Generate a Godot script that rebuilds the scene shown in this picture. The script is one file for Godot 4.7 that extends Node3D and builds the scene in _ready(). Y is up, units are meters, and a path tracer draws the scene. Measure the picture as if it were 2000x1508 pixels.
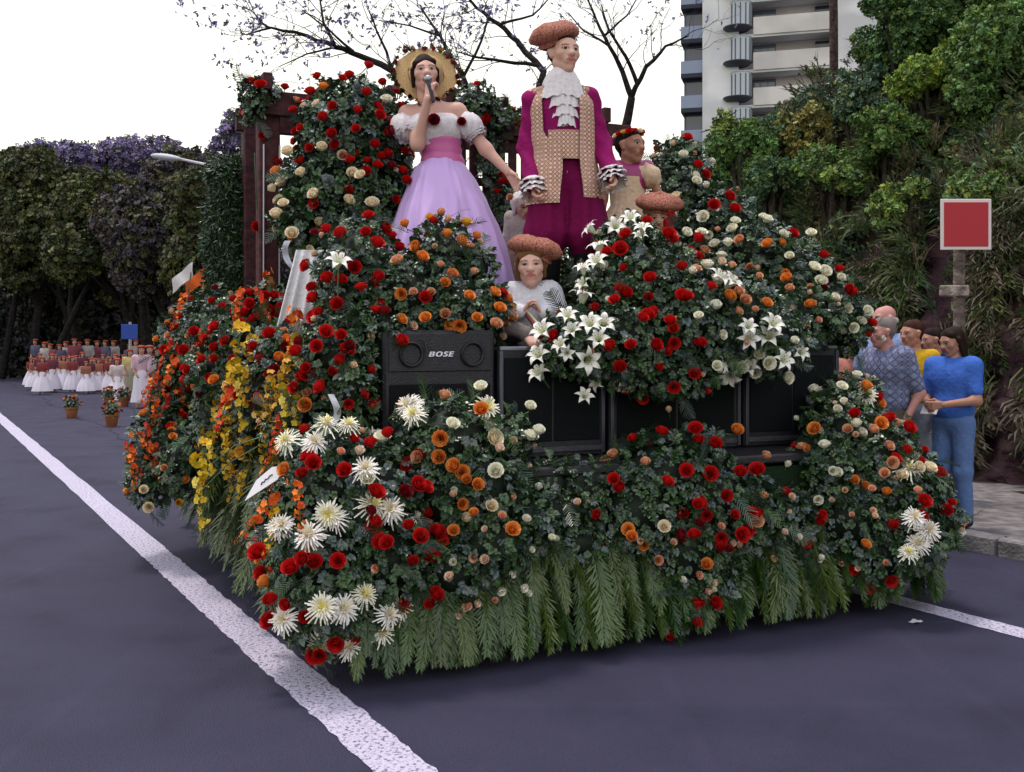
extends Node3D
# A flower-covered parade float on a road, seen from the kerb: singers in costume, bank with shrubs, white tower block.

const FOCAL := 2058.0
const EYE := 1.6
var rng := RandomNumberGenerator.new()
var used := {}
var M := {}
var NOW := Transform3D.IDENTITY


# ---------------------------------------------------------------- geometry
class Geo:
	var v := PackedVector3Array()
	var c := PackedColorArray()
	var t := PackedVector2Array()
	var i := PackedInt32Array()
	var tf := Transform3D.IDENTITY

	func vert(p: Vector3, col := Color.WHITE, uv := Vector2.ZERO) -> int:
		v.append(tf * p)
		c.append(col)
		t.append(uv)
		return v.size() - 1

	func face(a: int, b: int, d: int) -> void:
		i.append(a)
		i.append(b)
		i.append(d)

	# corners counter-clockwise as seen from outside; stored clockwise
	func quad(a: Vector3, b: Vector3, d: Vector3, e: Vector3, col := Color.WHITE) -> void:
		var k := vert(a, col, Vector2(0, 1))
		vert(b, col, Vector2(1, 1))
		vert(d, col, Vector2(1, 0))
		vert(e, col, Vector2(0, 0))
		face(k, k + 2, k + 1)
		face(k, k + 3, k + 2)

	func tri(a: Vector3, b: Vector3, d: Vector3, col := Color.WHITE) -> void:
		var k := vert(a, col)
		vert(b, col)
		vert(d, col)
		face(k, k + 2, k + 1)

	# rows x columns of points, joined smoothly
	func sheet(pts: PackedVector3Array, rows: int, cols: int, col: Color, cols_by_row := PackedColorArray(), wrap := false) -> void:
		var k := v.size()
		for r in rows:
			for q in cols:
				vert(pts[r * cols + q], cols_by_row[r] if cols_by_row.size() else col, Vector2(float(q) / maxf(cols - 1, 1), float(r) / maxf(rows - 1, 1)))
		for r in rows - 1:
			for q in (cols if wrap else cols - 1):
				var q2 := (q + 1) % cols
				var a := k + r * cols + q
				var b := k + r * cols + q2
				var d := k + (r + 1) * cols + q2
				var e := k + (r + 1) * cols + q
				face(a, d, b)
				face(a, e, d)

	func box(at: Vector3, size: Vector3, col := Color.WHITE, bevel := 0.0, basis := Basis.IDENTITY) -> void:
		var h := size * 0.5
		if bevel <= 0.0:
			for ax in 3:
				for s in [-1.0, 1.0]:
					var n := Vector3.ZERO
					n[ax] = s
					var p := Vector3.ZERO
					p[(ax + 1) % 3] = s
					var q := Vector3.ZERO
					q[(ax + 2) % 3] = 1.0
					quad(at + basis * ((n - p - q) * h), at + basis * ((n + p - q) * h), at + basis * ((n + p + q) * h), at + basis * ((n - p + q) * h), col)
			return
		var g := h - Vector3.ONE * bevel
		for ax in 3:
			for s in [-1.0, 1.0]:
				var n := Vector3.ZERO
				n[ax] = s * h[ax]
				var p := Vector3.ZERO
				p[(ax + 1) % 3] = s * g[(ax + 1) % 3]
				var q := Vector3.ZERO
				q[(ax + 2) % 3] = g[(ax + 2) % 3]
				quad(at + basis * (n - p - q), at + basis * (n + p - q), at + basis * (n + p + q), at + basis * (n - p + q), col)
		for ax in 3:
			var a1 := (ax + 1) % 3
			var a2 := (ax + 2) % 3
			for s in [-1.0, 1.0]:
				for r in [-1.0, 1.0]:
					var e := Vector3.ZERO
					e[ax] = g[ax]
					var p1 := Vector3.ZERO
					p1[a1] = s * h[a1]
					p1[a2] = r * g[a2]
					var p2 := Vector3.ZERO
					p2[a1] = s * g[a1]
					p2[a2] = r * h[a2]
					if s * r > 0:
						quad(at + basis * (p1 - e), at + basis * (p2 - e), at + basis * (p2 + e), at + basis * (p1 + e), col)
					else:
						quad(at + basis * (p2 - e), at + basis * (p1 - e), at + basis * (p1 + e), at + basis * (p2 + e), col)
		for sx in [-1.0, 1.0]:
			for sy in [-1.0, 1.0]:
				for sz in [-1.0, 1.0]:
					var a := Vector3(sx * h.x, sy * g.y, sz * g.z)
					var b := Vector3(sx * g.x, sy * h.y, sz * g.z)
					var d := Vector3(sx * g.x, sy * g.y, sz * h.z)
					if sx * sy * sz > 0:
						tri(at + basis * a, at + basis * b, at + basis * d, col)
					else:
						tri(at + basis * a, at + basis * d, at + basis * b, col)

	func tube(p: Array, r: Array, sides := 7, col := Color.WHITE, caps := true) -> void:
		var k := v.size()
		var n := p.size()
		var side := Vector3.ZERO
		for a in n:
			var dir: Vector3 = (p[mini(a + 1, n - 1)] - p[maxi(a - 1, 0)]).normalized()
			if side == Vector3.ZERO:
				side = dir.cross(Vector3(0.31, 0.2, 0.93)).normalized()
			side = (side - dir * side.dot(dir)).normalized()
			var up := dir.cross(side)
			for q in sides:
				var w := TAU * q / sides
				vert(p[a] + (side * cos(w) + up * sin(w)) * float(r[a]), col, Vector2(float(q) / sides, a))
		for a in n - 1:
			for q in sides:
				var q2 := (q + 1) % sides
				face(k + a * sides + q, k + (a + 1) * sides + q2, k + a * sides + q2)
				face(k + a * sides + q, k + (a + 1) * sides + q, k + (a + 1) * sides + q2)
		if caps:
			for e in [0, n - 1]:
				var m := vert(p[e], col)
				for q in sides:
					var q2 := (q + 1) % sides
					if e == 0:
						face(m, k + q, k + q2)
					else:
						face(m, k + e * sides + q2, k + e * sides + q)

	# profile of Vector2(radius, height), turned about y at the centre at; waves pleat it
	func lathe(at: Vector3, prof: Array, segs: int, col: Color, waves := 0.0, n_waves := 0.0, cols_by_row := PackedColorArray(), sx := 1.0, sz := 1.0, seed_ := 0) -> void:
		var pts := PackedVector3Array()
		for r in prof.size():
			var f := float(r) / (prof.size() - 1)
			for q in segs:
				var w := TAU * q / segs
				var rad: float = prof[r].x * (1.0 + waves * f * (sin(w * n_waves + 1.7 * sin(w * 3.0 + seed_)) + 0.4 * sin(w * n_waves * 2.3 + seed_ + f * 2.0)))
				pts.append(at + Vector3(cos(w) * rad * sx, prof[r].y, sin(w) * rad * sz))
		sheet(pts, prof.size(), segs, col, cols_by_row, true)

	func ball(at: Vector3, rad: Vector3, col := Color.WHITE, segs := 12, rings := 8, bumps := 0.0, basis := Basis.IDENTITY) -> void:
		var pts := PackedVector3Array()
		for r in rings + 1:
			var e := PI * r / rings
			for q in segs:
				var w := TAU * q / segs
				var d := Vector3(sin(e) * cos(w), cos(e), sin(e) * sin(w))
				pts.append(at + basis * (d * rad * (1.0 + bumps * sin(d.x * 7.0 + at.x * 5.0) * sin(d.y * 6.0 + at.y * 3.0) * sin(d.z * 8.0 + 1.0))))
		var k := v.size()
		for p in pts:
			vert(p, col)
		for r in rings:
			for q in segs:
				var q2 := (q + 1) % segs
				var a := k + r * segs + q
				var b := k + r * segs + q2
				face(a, b, b + segs)
				face(a, b + segs, a + segs)

	# skin over tapered capsules [a, b, ra, rb, colour, squash], joined with a smooth minimum; surface nets
	func nets(bones: Array, cell: float, k: float, paint = null) -> void:
		var lo := Vector3.ONE * 1e9
		var hi := -lo
		for b in bones:
			var r: float = maxf(b[2], b[3]) + cell * 2.5
			lo = lo.min(b[0] - Vector3.ONE * r).min(b[1] - Vector3.ONE * r)
			hi = hi.max(b[0] + Vector3.ONE * r).max(b[1] + Vector3.ONE * r)
		var nx := int((hi.x - lo.x) / cell) + 2
		var ny := int((hi.y - lo.y) / cell) + 2
		var nz := int((hi.z - lo.z) / cell) + 2
		var f := PackedFloat32Array()
		f.resize(nx * ny * nz)
		f.fill(1.0)
		var near := PackedFloat32Array()
		near.resize(nx * ny * nz)
		near.fill(1.0)
		var who := PackedInt32Array()
		who.resize(nx * ny * nz)
		var sy := nx
		var sz := nx * ny
		for bi in bones.size():
			var b: Array = bones[bi]
			var a: Vector3 = b[0]
			var e: Vector3 = b[1]
			var ra: float = b[2]
			var rb: float = b[3]
			var sq: Vector3 = b[5] if b.size() > 5 else Vector3.ONE
			var mid := (a + e) * 0.5
			var ms := minf(sq.x, minf(sq.y, sq.z))
			var inv := Vector3.ONE / sq
			a = mid + (a - mid) * inv
			e = mid + (e - mid) * inv
			var ab := e - a
			var ll := maxf(ab.length_squared(), 1e-9)
			var reach := maxf(ra, rb) * maxf(1.0, maxf(sq.x, maxf(sq.y, sq.z))) + k + cell * 2.0
			var l0: Vector3 = ((b[0].min(b[1]) - Vector3.ONE * reach - lo) / cell).floor()
			var l1: Vector3 = ((b[0].max(b[1]) + Vector3.ONE * reach - lo) / cell).ceil()
			var ik := 1.0 / k
			for z in range(maxi(0, int(l0.z)), mini(nz, int(l1.z) + 1)):
				for y in range(maxi(0, int(l0.y)), mini(ny, int(l1.y) + 1)):
					var at := z * sz + y * sy
					for x in range(maxi(0, int(l0.x)), mini(nx, int(l1.x) + 1)):
						var p := mid + (lo + Vector3(x, y, z) * cell - mid) * inv
						var h := clampf((p - a).dot(ab) / ll, 0.0, 1.0)
						var d := ((p - a - ab * h).length() - ra - (rb - ra) * h) * ms
						var n := at + x
						if d < near[n]:
							near[n] = d
							who[n] = bi
						var o := f[n]
						var m := maxf(k - absf(o - d), 0.0) * ik
						f[n] = minf(o, d) - m * m * k * 0.25
		var at_cell := PackedInt32Array()
		at_cell.resize(nx * ny * nz)
		at_cell.fill(-1)
		var step := [0, 1, sy, sy + 1, sz, sz + 1, sz + sy, sz + sy + 1]
		var where := [Vector3(0, 0, 0), Vector3(1, 0, 0), Vector3(0, 1, 0), Vector3(1, 1, 0), Vector3(0, 0, 1), Vector3(1, 0, 1), Vector3(0, 1, 1), Vector3(1, 1, 1)]
		var edges := [[0, 1], [2, 3], [4, 5], [6, 7], [0, 2], [1, 3], [4, 6], [5, 7], [0, 4], [1, 5], [2, 6], [3, 7]]
		for z in nz - 1:
			for y in ny - 1:
				var row := z * sz + y * sy
				for x in nx - 1:
					var n := row + x
					var s := f[n] < 0.0
					if (f[n + 1] < 0.0) == s and (f[n + sy] < 0.0) == s and (f[n + sy + 1] < 0.0) == s and (f[n + sz] < 0.0) == s and (f[n + sz + 1] < 0.0) == s and (f[n + sz + sy] < 0.0) == s and (f[n + sz + sy + 1] < 0.0) == s:
						continue
					var sum := Vector3.ZERO
					var cnt := 0
					for ed in edges:
						var fa := f[n + step[ed[0]]]
						var fb := f[n + step[ed[1]]]
						if (fa < 0.0) != (fb < 0.0):
							sum += where[ed[0]].lerp(where[ed[1]], fa / (fa - fb))
							cnt += 1
					var p := lo + (Vector3(x, y, z) + sum / cnt) * cell
					var col: Color = bones[who[n]][4]
					if paint != null:
						col = paint.call(p, col)
					at_cell[n] = vert(p, col)
		for z in range(1, nz - 1):
			for y in range(1, ny - 1):
				var row := z * sz + y * sy
				for x in range(1, nx - 1):
					var n := row + x
					var s := f[n] < 0.0
					if (f[n + 1] < 0.0) != s:
						_cross(at_cell[n - sy - sz], at_cell[n - sz], at_cell[n], at_cell[n - sy], s)
					if (f[n + sy] < 0.0) != s:
						_cross(at_cell[n - sz - 1], at_cell[n - 1], at_cell[n], at_cell[n - sz], s)
					if (f[n + sz] < 0.0) != s:
						_cross(at_cell[n - 1 - sy], at_cell[n - sy], at_cell[n], at_cell[n - 1], s)

	func _cross(a: int, b: int, d: int, e: int, s: bool) -> void:
		if a < 0 or b < 0 or d < 0 or e < 0:
			return
		if s:
			face(a, d, b)
			face(a, e, d)
		else:
			face(a, b, d)
			face(a, d, e)

	func mesh(colored := true) -> ArrayMesh:
		var n := PackedVector3Array()
		n.resize(v.size())
		for q in range(0, i.size(), 3):
			var a := i[q]
			var b := i[q + 1]
			var d := i[q + 2]
			var w := (v[d] - v[a]).cross(v[b] - v[a])
			n[a] += w
			n[b] += w
			n[d] += w
		for q in n.size():
			n[q] = n[q].normalized() if n[q].length_squared() > 1e-20 else Vector3.UP
		var arr := []
		arr.resize(Mesh.ARRAY_MAX)
		arr[Mesh.ARRAY_VERTEX] = v
		arr[Mesh.ARRAY_NORMAL] = n
		arr[Mesh.ARRAY_TEX_UV] = t
		if colored:
			arr[Mesh.ARRAY_COLOR] = c
		arr[Mesh.ARRAY_INDEX] = i
		var out := ArrayMesh.new()
		out.add_surface_from_arrays(Mesh.PRIMITIVE_TRIANGLES, arr)
		return out


# ---------------------------------------------------------------- nodes
func numbered(called: String, parent: Node) -> String:
	var key := "%d/%s" % [parent.get_instance_id(), called]
	used[key] = used.get(key, -1) + 1
	return called if used[key] == 0 else "%s_%03d" % [called, used[key]]


func thing(called: String, label: String, category: String, at := Vector3.ZERO, turn := 0.0, group := "") -> Node3D:
	var o := Node3D.new()
	o.name = numbered(called, self)
	add_child(o, true)
	o.position = at
	o.rotation.y = turn
	return tag(o, label, category, group)


func tag(o: Node3D, label: String, category: String, group := "") -> Node3D:
	o.set_meta("label", label)
	o.set_meta("category", category)
	if group:
		o.set_meta("group", group)
	return o


func obj(called: String, g, m: Material, parent: Node = self, kind := "") -> MeshInstance3D:
	var o := MeshInstance3D.new()
	o.name = numbered(called, parent)
	o.mesh = g.mesh() if g is Geo else g
	o.material_override = m
	parent.add_child(o, true)
	if kind:
		o.set_meta("kind", kind)
	return o


func many(called: String, mesh: Mesh, m: Material, where: Array, tints: PackedColorArray, parent: Node = self) -> MultiMeshInstance3D:
	var mm := MultiMesh.new()
	mm.transform_format = MultiMesh.TRANSFORM_3D
	mm.use_colors = true
	mm.mesh = mesh
	mm.instance_count = where.size()
	for k in where.size():
		mm.set_instance_transform(k, where[k])
		mm.set_instance_color(k, tints[k])
	var o := MultiMeshInstance3D.new()
	o.name = numbered(called, parent)
	o.multimesh = mm
	o.material_override = m
	o.set_meta("kind", "stuff")
	parent.add_child(o, true)
	return o


# a place u across and v down the 2000 x 1508 photograph, d metres away
func spot(u: float, v: float, d: float) -> Vector3:
	return Vector3((u - 1000.0) / FOCAL * d, EYE - (v - 660.0) / FOCAL * d, -d)


# a place on the float: a metres along its front from the near left corner, b metres back, y up
func onfloat(a: float, b: float, y: float) -> Vector3:
	return Vector3(-0.76 + 0.910 * a - 0.414 * b, y, -(4.95 + 0.414 * a + 0.910 * b))


func lin(r: float, g: float, b: float) -> Color:
	return Color(r, g, b)


func vary(c: Color, by: float) -> Color:
	var k := 1.0 + rng.randf_range(-by, by)
	return Color(c.r * k * (1.0 + rng.randf_range(-by, by) * 0.4), c.g * k, c.b * k * (1.0 + rng.randf_range(-by, by) * 0.4))


func away() -> Vector3:
	while true:
		var p := Vector3(rng.randf_range(-1, 1), rng.randf_range(-1, 1), rng.randf_range(-1, 1))
		if p.length() > 0.1 and p.length() < 1.0:
			return p.normalized()
	return Vector3.UP


# y of the basis along dir, z as near as can be to face
func along(dir: Vector3, face: Vector3, size: float) -> Basis:
	var y := dir.normalized()
	var x := y.cross(face)
	if x.length() < 0.05:
		x = y.cross(Vector3(0.7, 0.1, 0.7))
	x = x.normalized()
	return Basis(x, y, x.cross(y)) * Basis.from_scale(Vector3.ONE * size)


# ---------------------------------------------------------------- materials
func mat(key: String, rough := 0.8, spec := 0.5) -> StandardMaterial3D:
	var m := StandardMaterial3D.new()
	m.resource_name = key
	m.vertex_color_use_as_albedo = true
	m.roughness = rough
	m.metallic_specular = spec
	m.cull_mode = BaseMaterial3D.CULL_DISABLED
	M[key] = m
	return m


func noise_tex(size: int, freq: float, ramp: Array, octaves := 4, as_normal := false, bump := 4.0, seed_ := 1, kind := FastNoiseLite.TYPE_SIMPLEX_SMOOTH) -> NoiseTexture2D:
	var n := FastNoiseLite.new()
	n.seed = seed_
	n.noise_type = kind
	n.frequency = freq
	n.fractal_octaves = octaves
	var t := NoiseTexture2D.new()
	t.width = size
	t.height = size
	t.seamless = true
	t.noise = n
	if as_normal:
		t.as_normal_map = true
		t.bump_strength = bump
	elif ramp.size():
		var g := Gradient.new()
		var offs := PackedFloat32Array()
		var cs := PackedColorArray()
		for r in ramp:
			offs.append(r[0])
			cs.append(r[1])
		g.offsets = offs
		g.colors = cs
		t.color_ramp = g
	return t


# world or object triplanar texture on a material
func clad(m: StandardMaterial3D, tex: Texture2D, scale: float, normal: Texture2D = null, strength := 1.0, world := true) -> void:
	m.albedo_texture = tex
	m.uv1_triplanar = true
	m.uv1_world_triplanar = world
	m.uv1_scale = Vector3.ONE * scale
	if normal:
		m.normal_enabled = true
		m.normal_texture = normal
		m.normal_scale = strength


func brocade(bg: Color, line: Color, spot_: Color, n := 96) -> ImageTexture:
	var im := Image.create(n, n, false, Image.FORMAT_RGB8)
	var r := RandomNumberGenerator.new()
	r.seed = 5
	for y in n:
		for x in n:
			var fx := fposmod(x * 4.0 / n, 1.0) - 0.5
			var fy := fposmod(y * 4.0 / n, 1.0) - 0.5
			var d := absf(fx) + absf(fy)
			var ring := Vector2(fx, fy).length()
			var c := bg
			if absf(d - 0.5) < 0.085:
				c = line
			elif ring < 0.13 or absf(ring - 0.27) < 0.04:
				c = spot_
			var k := 1.0 + r.randf_range(-0.12, 0.12)
			im.set_pixel(x, y, Color(c.r * k, c.g * k, c.b * k))
	return ImageTexture.create_from_image(im)


func make_materials() -> void:
	mat("petal", 0.55, 0.35)
	M.petal.backlight_enabled = true
	M.petal.backlight = Color(0.35, 0.35, 0.35)
	mat("leaf", 0.34, 0.55)
	M.leaf.backlight_enabled = true
	M.leaf.backlight = Color(0.2, 0.2, 0.2)
	mat("far_leaf", 0.6, 0.4)
	M.far_leaf.backlight_enabled = true
	M.far_leaf.backlight = Color(0.3, 0.3, 0.3)
	mat("skin", 0.5, 0.4)
	M.skin.subsurf_scatter_enabled = true
	M.skin.subsurf_scatter_strength = 0.08
	mat("hair", 0.6, 0.2)
	mat("cloth", 0.85, 0.25)
	clad(M.cloth, noise_tex(256, 0.05, [[0.0, Color(0.88, 0.88, 0.88)], [1.0, Color(1, 1, 1)]], 4), 3.0, noise_tex(256, 0.03, [], 4, true, 6.0, 4), 0.5, false)
	mat("satin", 0.42, 0.5)
	M.satin.rim_enabled = true
	M.satin.rim = 0.4
	mat("brocade", 0.7, 0.35)
	clad(M.brocade, brocade(Color(0.88, 0.77, 0.68), Color(0.47, 0.29, 0.32), Color(0.68, 0.48, 0.34)), 9.5, null, 1.0, false)
	mat("brocade_dark", 0.75, 0.3)
	clad(M.brocade_dark, noise_tex(256, 0.075, [[0.15, Color(0.3, 0.14, 0.14)], [0.4, Color(0.5, 0.28, 0.24)], [0.52, Color(0.78, 0.58, 0.46)], [0.62, Color(0.55, 0.3, 0.27)], [0.85, Color(0.72, 0.5, 0.44)]], 2, false, 1.0, 31), 3.4, noise_tex(256, 0.06, [], 3, true, 3.0, 32), 0.15, false)
	mat("wood", 0.75, 0.35)
	clad(M.wood, noise_tex(256, 0.02, [[0.2, Color(0.7, 0.68, 0.7)], [0.8, Color(1, 1, 1)]], 5), 2.5, noise_tex(256, 0.04, [], 4, true, 5.0, 9), 0.5)
	mat("bark", 0.9, 0.2)
	clad(M.bark, noise_tex(256, 0.03, [[0.2, Color(0.6, 0.6, 0.6)], [0.8, Color(1, 1, 1)]], 5), 0.8, noise_tex(256, 0.05, [], 4, true, 8.0, 3), 0.8)
	mat("black_paint", 0.55, 0.5)
	clad(M.black_paint, noise_tex(256, 0.06, [[0.2, Color(0.75, 0.75, 0.78)], [0.8, Color(1, 1, 1)]], 5), 1.7, noise_tex(256, 0.2, [], 3, true, 3.0, 6), 0.4)
	mat("grille", 0.8, 0.3)
	clad(M.grille, noise_tex(256, 0.25, [[0.3, Color(0.5, 0.5, 0.5)], [0.7, Color(1, 1, 1)]], 2, false, 1.0, 12, FastNoiseLite.TYPE_CELLULAR), 4.0)
	mat("metal", 0.35, 0.5)
	M.metal.metallic = 0.7
	mat("print", 0.85, 0.25)
	clad(M.print, brocade(Color(0.95, 0.95, 0.97), Color(0.55, 0.57, 0.68), Color(0.75, 0.7, 0.75)), 4.0, null, 1.0, false)
	mat("straw", 0.8, 0.25)
	clad(M.straw, noise_tex(256, 0.08, [[0.2, Color(0.75, 0.72, 0.66)], [0.8, Color(1, 1, 1)]], 4), 6.0, noise_tex(256, 0.12, [], 3, true, 6.0, 7), 0.7)
	mat("paint", 0.6, 0.4)
	mat("wall", 0.85, 0.3)
	clad(M.wall, noise_tex(512, 0.006, [[0.25, Color(0.86, 0.86, 0.87)], [0.7, Color(1, 1, 1)]], 5), 0.05)
	mat("glass", 0.08, 0.6)
	mat("asphalt", 0.85, 0.35)
	clad(M.asphalt, noise_tex(1024, 0.35, [[0.2, Color(0.42, 0.42, 0.45)], [0.45, Color(0.76, 0.76, 0.79)], [0.65, Color(0.9, 0.9, 0.92)], [0.85, Color(1.0, 1.0, 1.0)]], 2, false, 1.0, 2), 0.75, noise_tex(512, 0.3, [], 3, true, 6.0, 5), 0.6)
	var blot := noise_tex(1024, 0.008, [[0.1, Color(0.82, 0.82, 0.84)], [0.4, Color(0.94, 0.94, 0.95)], [0.7, Color(1, 1, 1)]], 7, false, 1.0, 21)
	M.asphalt.detail_enabled = true
	M.asphalt.detail_albedo = blot
	M.asphalt.detail_blend_mode = BaseMaterial3D.BLEND_MODE_MUL
	M.asphalt.detail_uv_layer = BaseMaterial3D.DETAIL_UV_2
	M.asphalt.uv2_triplanar = true
	M.asphalt.uv2_world_triplanar = true
	M.asphalt.uv2_scale = Vector3.ONE * 0.11
	mat("road_paint", 0.75, 0.35)
	clad(M.road_paint, noise_tex(1024, 0.06, [[0.0, Color(0.4, 0.39, 0.46)], [0.22, Color(0.55, 0.54, 0.6)], [0.34, Color(0.86, 0.85, 0.89)], [0.5, Color(0.96, 0.95, 0.98)], [1.0, Color(1, 1, 1)]], 7, false, 1.0, 8), 0.62, noise_tex(512, 0.3, [], 3, true, 5.0, 5), 0.5)
	mat("concrete", 0.9, 0.3)
	clad(M.concrete, noise_tex(512, 0.02, [[0.2, Color(0.75, 0.74, 0.74)], [0.8, Color(1, 1, 1)]], 6), 0.5, noise_tex(512, 0.1, [], 4, true, 5.0, 11), 0.5)
	mat("rock", 0.95, 0.2)
	clad(M.rock, noise_tex(1024, 0.012, [[0.15, Color(0.3, 0.26, 0.3)], [0.45, Color(0.62, 0.54, 0.6)], [0.6, Color(0.84, 0.77, 0.74)], [0.85, Color(1, 0.97, 0.95)]], 6, false, 1.0, 14), 0.22, noise_tex(1024, 0.03, [], 6, true, 14.0, 15), 1.2)


# ---------------------------------------------------------------- flowers and leaves
func petal_into(g: Geo, phi: float, wide: float, r0: float, r1: float, y0: float, y1: float, flare: float, col: Color, tip: Color, skew := 0.0) -> void:
	var pts := PackedVector3Array()
	var cols := PackedColorArray()
	for r in 4:
		var f := r / 3.0
		cols.append(col.lerp(tip, f * f))
		for q in 4:
			var s := q / 1.5 - 1.0
			var rad := lerpf(r0, r1, pow(f, 0.55)) + (flare * f * f if f > 0.6 else 0.0)
			rad *= 1.0 - 0.1 * (1.0 - absf(s))
			var y := lerpf(y0, y1, f) - absf(s) * absf(s) * 0.16 * (y1 - y0) * f - flare * 0.5 * f * f
			var w := phi + s * wide * (0.35 + 0.65 * sqrt(f)) + skew * f
			pts.append(Vector3(cos(w) * rad, y, sin(w) * rad))
	g.sheet(pts, 4, 4, col, cols)


# open rose, about 1 across, looking along +y
func rose_mesh(col: Color, tip: Color, open: float) -> ArrayMesh:
	var g := Geo.new()
	g.tube([Vector3(0, -0.75, 0), Vector3(0, -0.1, 0)], [0.035, 0.05], 4, lin(0.04, 0.1, 0.03), false)
	for l in 4:
		var n: int = [3, 4, 5, 6][l]
		var rad: float = [0.12, 0.22, 0.33, 0.42][l] * lerpf(0.85, 1.05, open)
		var top: float = [0.46, 0.5, 0.45, 0.32][l] + 0.1 * (1.0 - open)
		for p in n:
			var c := vary(col, 0.13)
			petal_into(g, TAU * (p + 0.5 * l) / n + rng.randf() * 0.25, 1.25 * PI / n + 0.25, 0.07, rad, -0.2, top + rng.randf() * 0.05, [0.0, 0.02, 0.06, 0.13][l] * open, c, vary(tip, 0.1), 0.25)
	for p in 5:
		var w := TAU * p / 5.0
		var d := Vector3(cos(w), 0, sin(w))
		g.tri(Vector3(0, -0.16, 0) + d.rotated(Vector3.UP, 0.5) * 0.06, d * 0.4 + Vector3(0, -0.12 - rng.randf() * 0.15, 0), Vector3(0, -0.16, 0) + d.rotated(Vector3.UP, -0.5) * 0.06, lin(0.04, 0.1, 0.03))
	return g.mesh()


func bud_mesh(col: Color, tip: Color) -> ArrayMesh:
	var g := Geo.new()
	g.tube([Vector3(0, -0.9, 0), Vector3(0, -0.1, 0)], [0.04, 0.06], 4, lin(0.04, 0.1, 0.03), false)
	for l in 2:
		for p in 3 + l:
			petal_into(g, TAU * (p + 0.5 * l) / (3 + l), 1.5, 0.06, 0.22 + 0.1 * l, -0.15, 0.6 - 0.16 * l, 0.02 + 0.06 * l, vary(col, 0.12), vary(tip, 0.1), 0.4)
	for p in 5:
		var w := TAU * p / 5.0
		var d := Vector3(cos(w), 0, sin(w))
		g.tri(Vector3(0, -0.2, 0) + d.rotated(Vector3.UP, 0.7) * 0.12, d * 0.36 + Vector3(0, 0.16, 0), Vector3(0, -0.2, 0) + d.rotated(Vector3.UP, -0.7) * 0.12, lin(0.045, 0.11, 0.035))
	return g.mesh()


func mum_mesh(col: Color, mid: Color) -> ArrayMesh:
	var g := Geo.new()
	for p in 84:
		var ring := p / 84.0
		var w := p * 2.399963
		var lift := lerpf(1.25, -0.45, ring) + rng.randf_range(-0.15, 0.15)
		var len := lerpf(0.22, 0.56, sqrt(ring)) * rng.randf_range(0.8, 1.15)
		var d := Vector3(cos(w) * cos(lift), sin(lift), sin(w) * cos(lift))
		var side := d.cross(Vector3.UP).normalized() * 0.028
		var c := vary(mid.lerp(col, minf(1.0, ring * 2.2)), 0.08)
		var a := d * 0.06
		var b := d * len * 0.6 + Vector3(0, 0.02, 0)
		var e := d * len + Vector3(0, -0.1 * ring + rng.randf_range(-0.06, 0.06), 0) + side * rng.randf_range(-2, 2)
		g.quad(a - side * 0.6, a + side * 0.6, b + side, b - side, c)
		g.quad(b - side, b + side, e + side * 0.7, e - side * 0.7, c)
	g.ball(Vector3(0, 0.02, 0), Vector3(0.1, 0.08, 0.1), mid, 6, 4)
	return g.mesh()


func lily_mesh() -> ArrayMesh:
	var g := Geo.new()
	var w0 := lin(0.8, 0.79, 0.74)
	for p in 6:
		var w := TAU * p / 6.0
		var d := Vector3(cos(w), 0, sin(w))
		var s := d.cross(Vector3.UP)
		var half: float = 0.15 if p % 2 == 0 else 0.11
		var pts := PackedVector3Array()
		var cols := PackedColorArray()
		for r in 6:
			var f := r / 5.0
			var c := d * (0.05 + 0.5 * pow(f, 1.4)) + Vector3(0, -0.25 + 0.5 * sin(f * 2.3), 0)
			var wd := half * sin(PI * (0.12 + 0.88 * f)) + 0.004
			cols.append(lin(0.5, 0.6, 0.3).lerp(w0, minf(1.0, f * 3.0)))
			pts.append(c - s * wd + Vector3(0, 0.03, 0))
			pts.append(c)
			pts.append(c + s * wd + Vector3(0, 0.03, 0))
		g.sheet(pts, 6, 3, w0, cols)
	for p in 6:
		var w := TAU * (p + 0.5) / 6.0
		var d := Vector3(cos(w) * 0.14, 0.36, sin(w) * 0.14)
		g.tube([Vector3(0, -0.1, 0), d], [0.01, 0.008], 3, lin(0.5, 0.6, 0.25), false)
		g.ball(d, Vector3(0.035, 0.02, 0.02), lin(0.3, 0.12, 0.03), 5, 3)
	g.tube([Vector3(0, -0.8, 0), Vector3(0, -0.2, 0)], [0.03, 0.05], 4, lin(0.05, 0.12, 0.04), false)
	return g.mesh()


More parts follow.
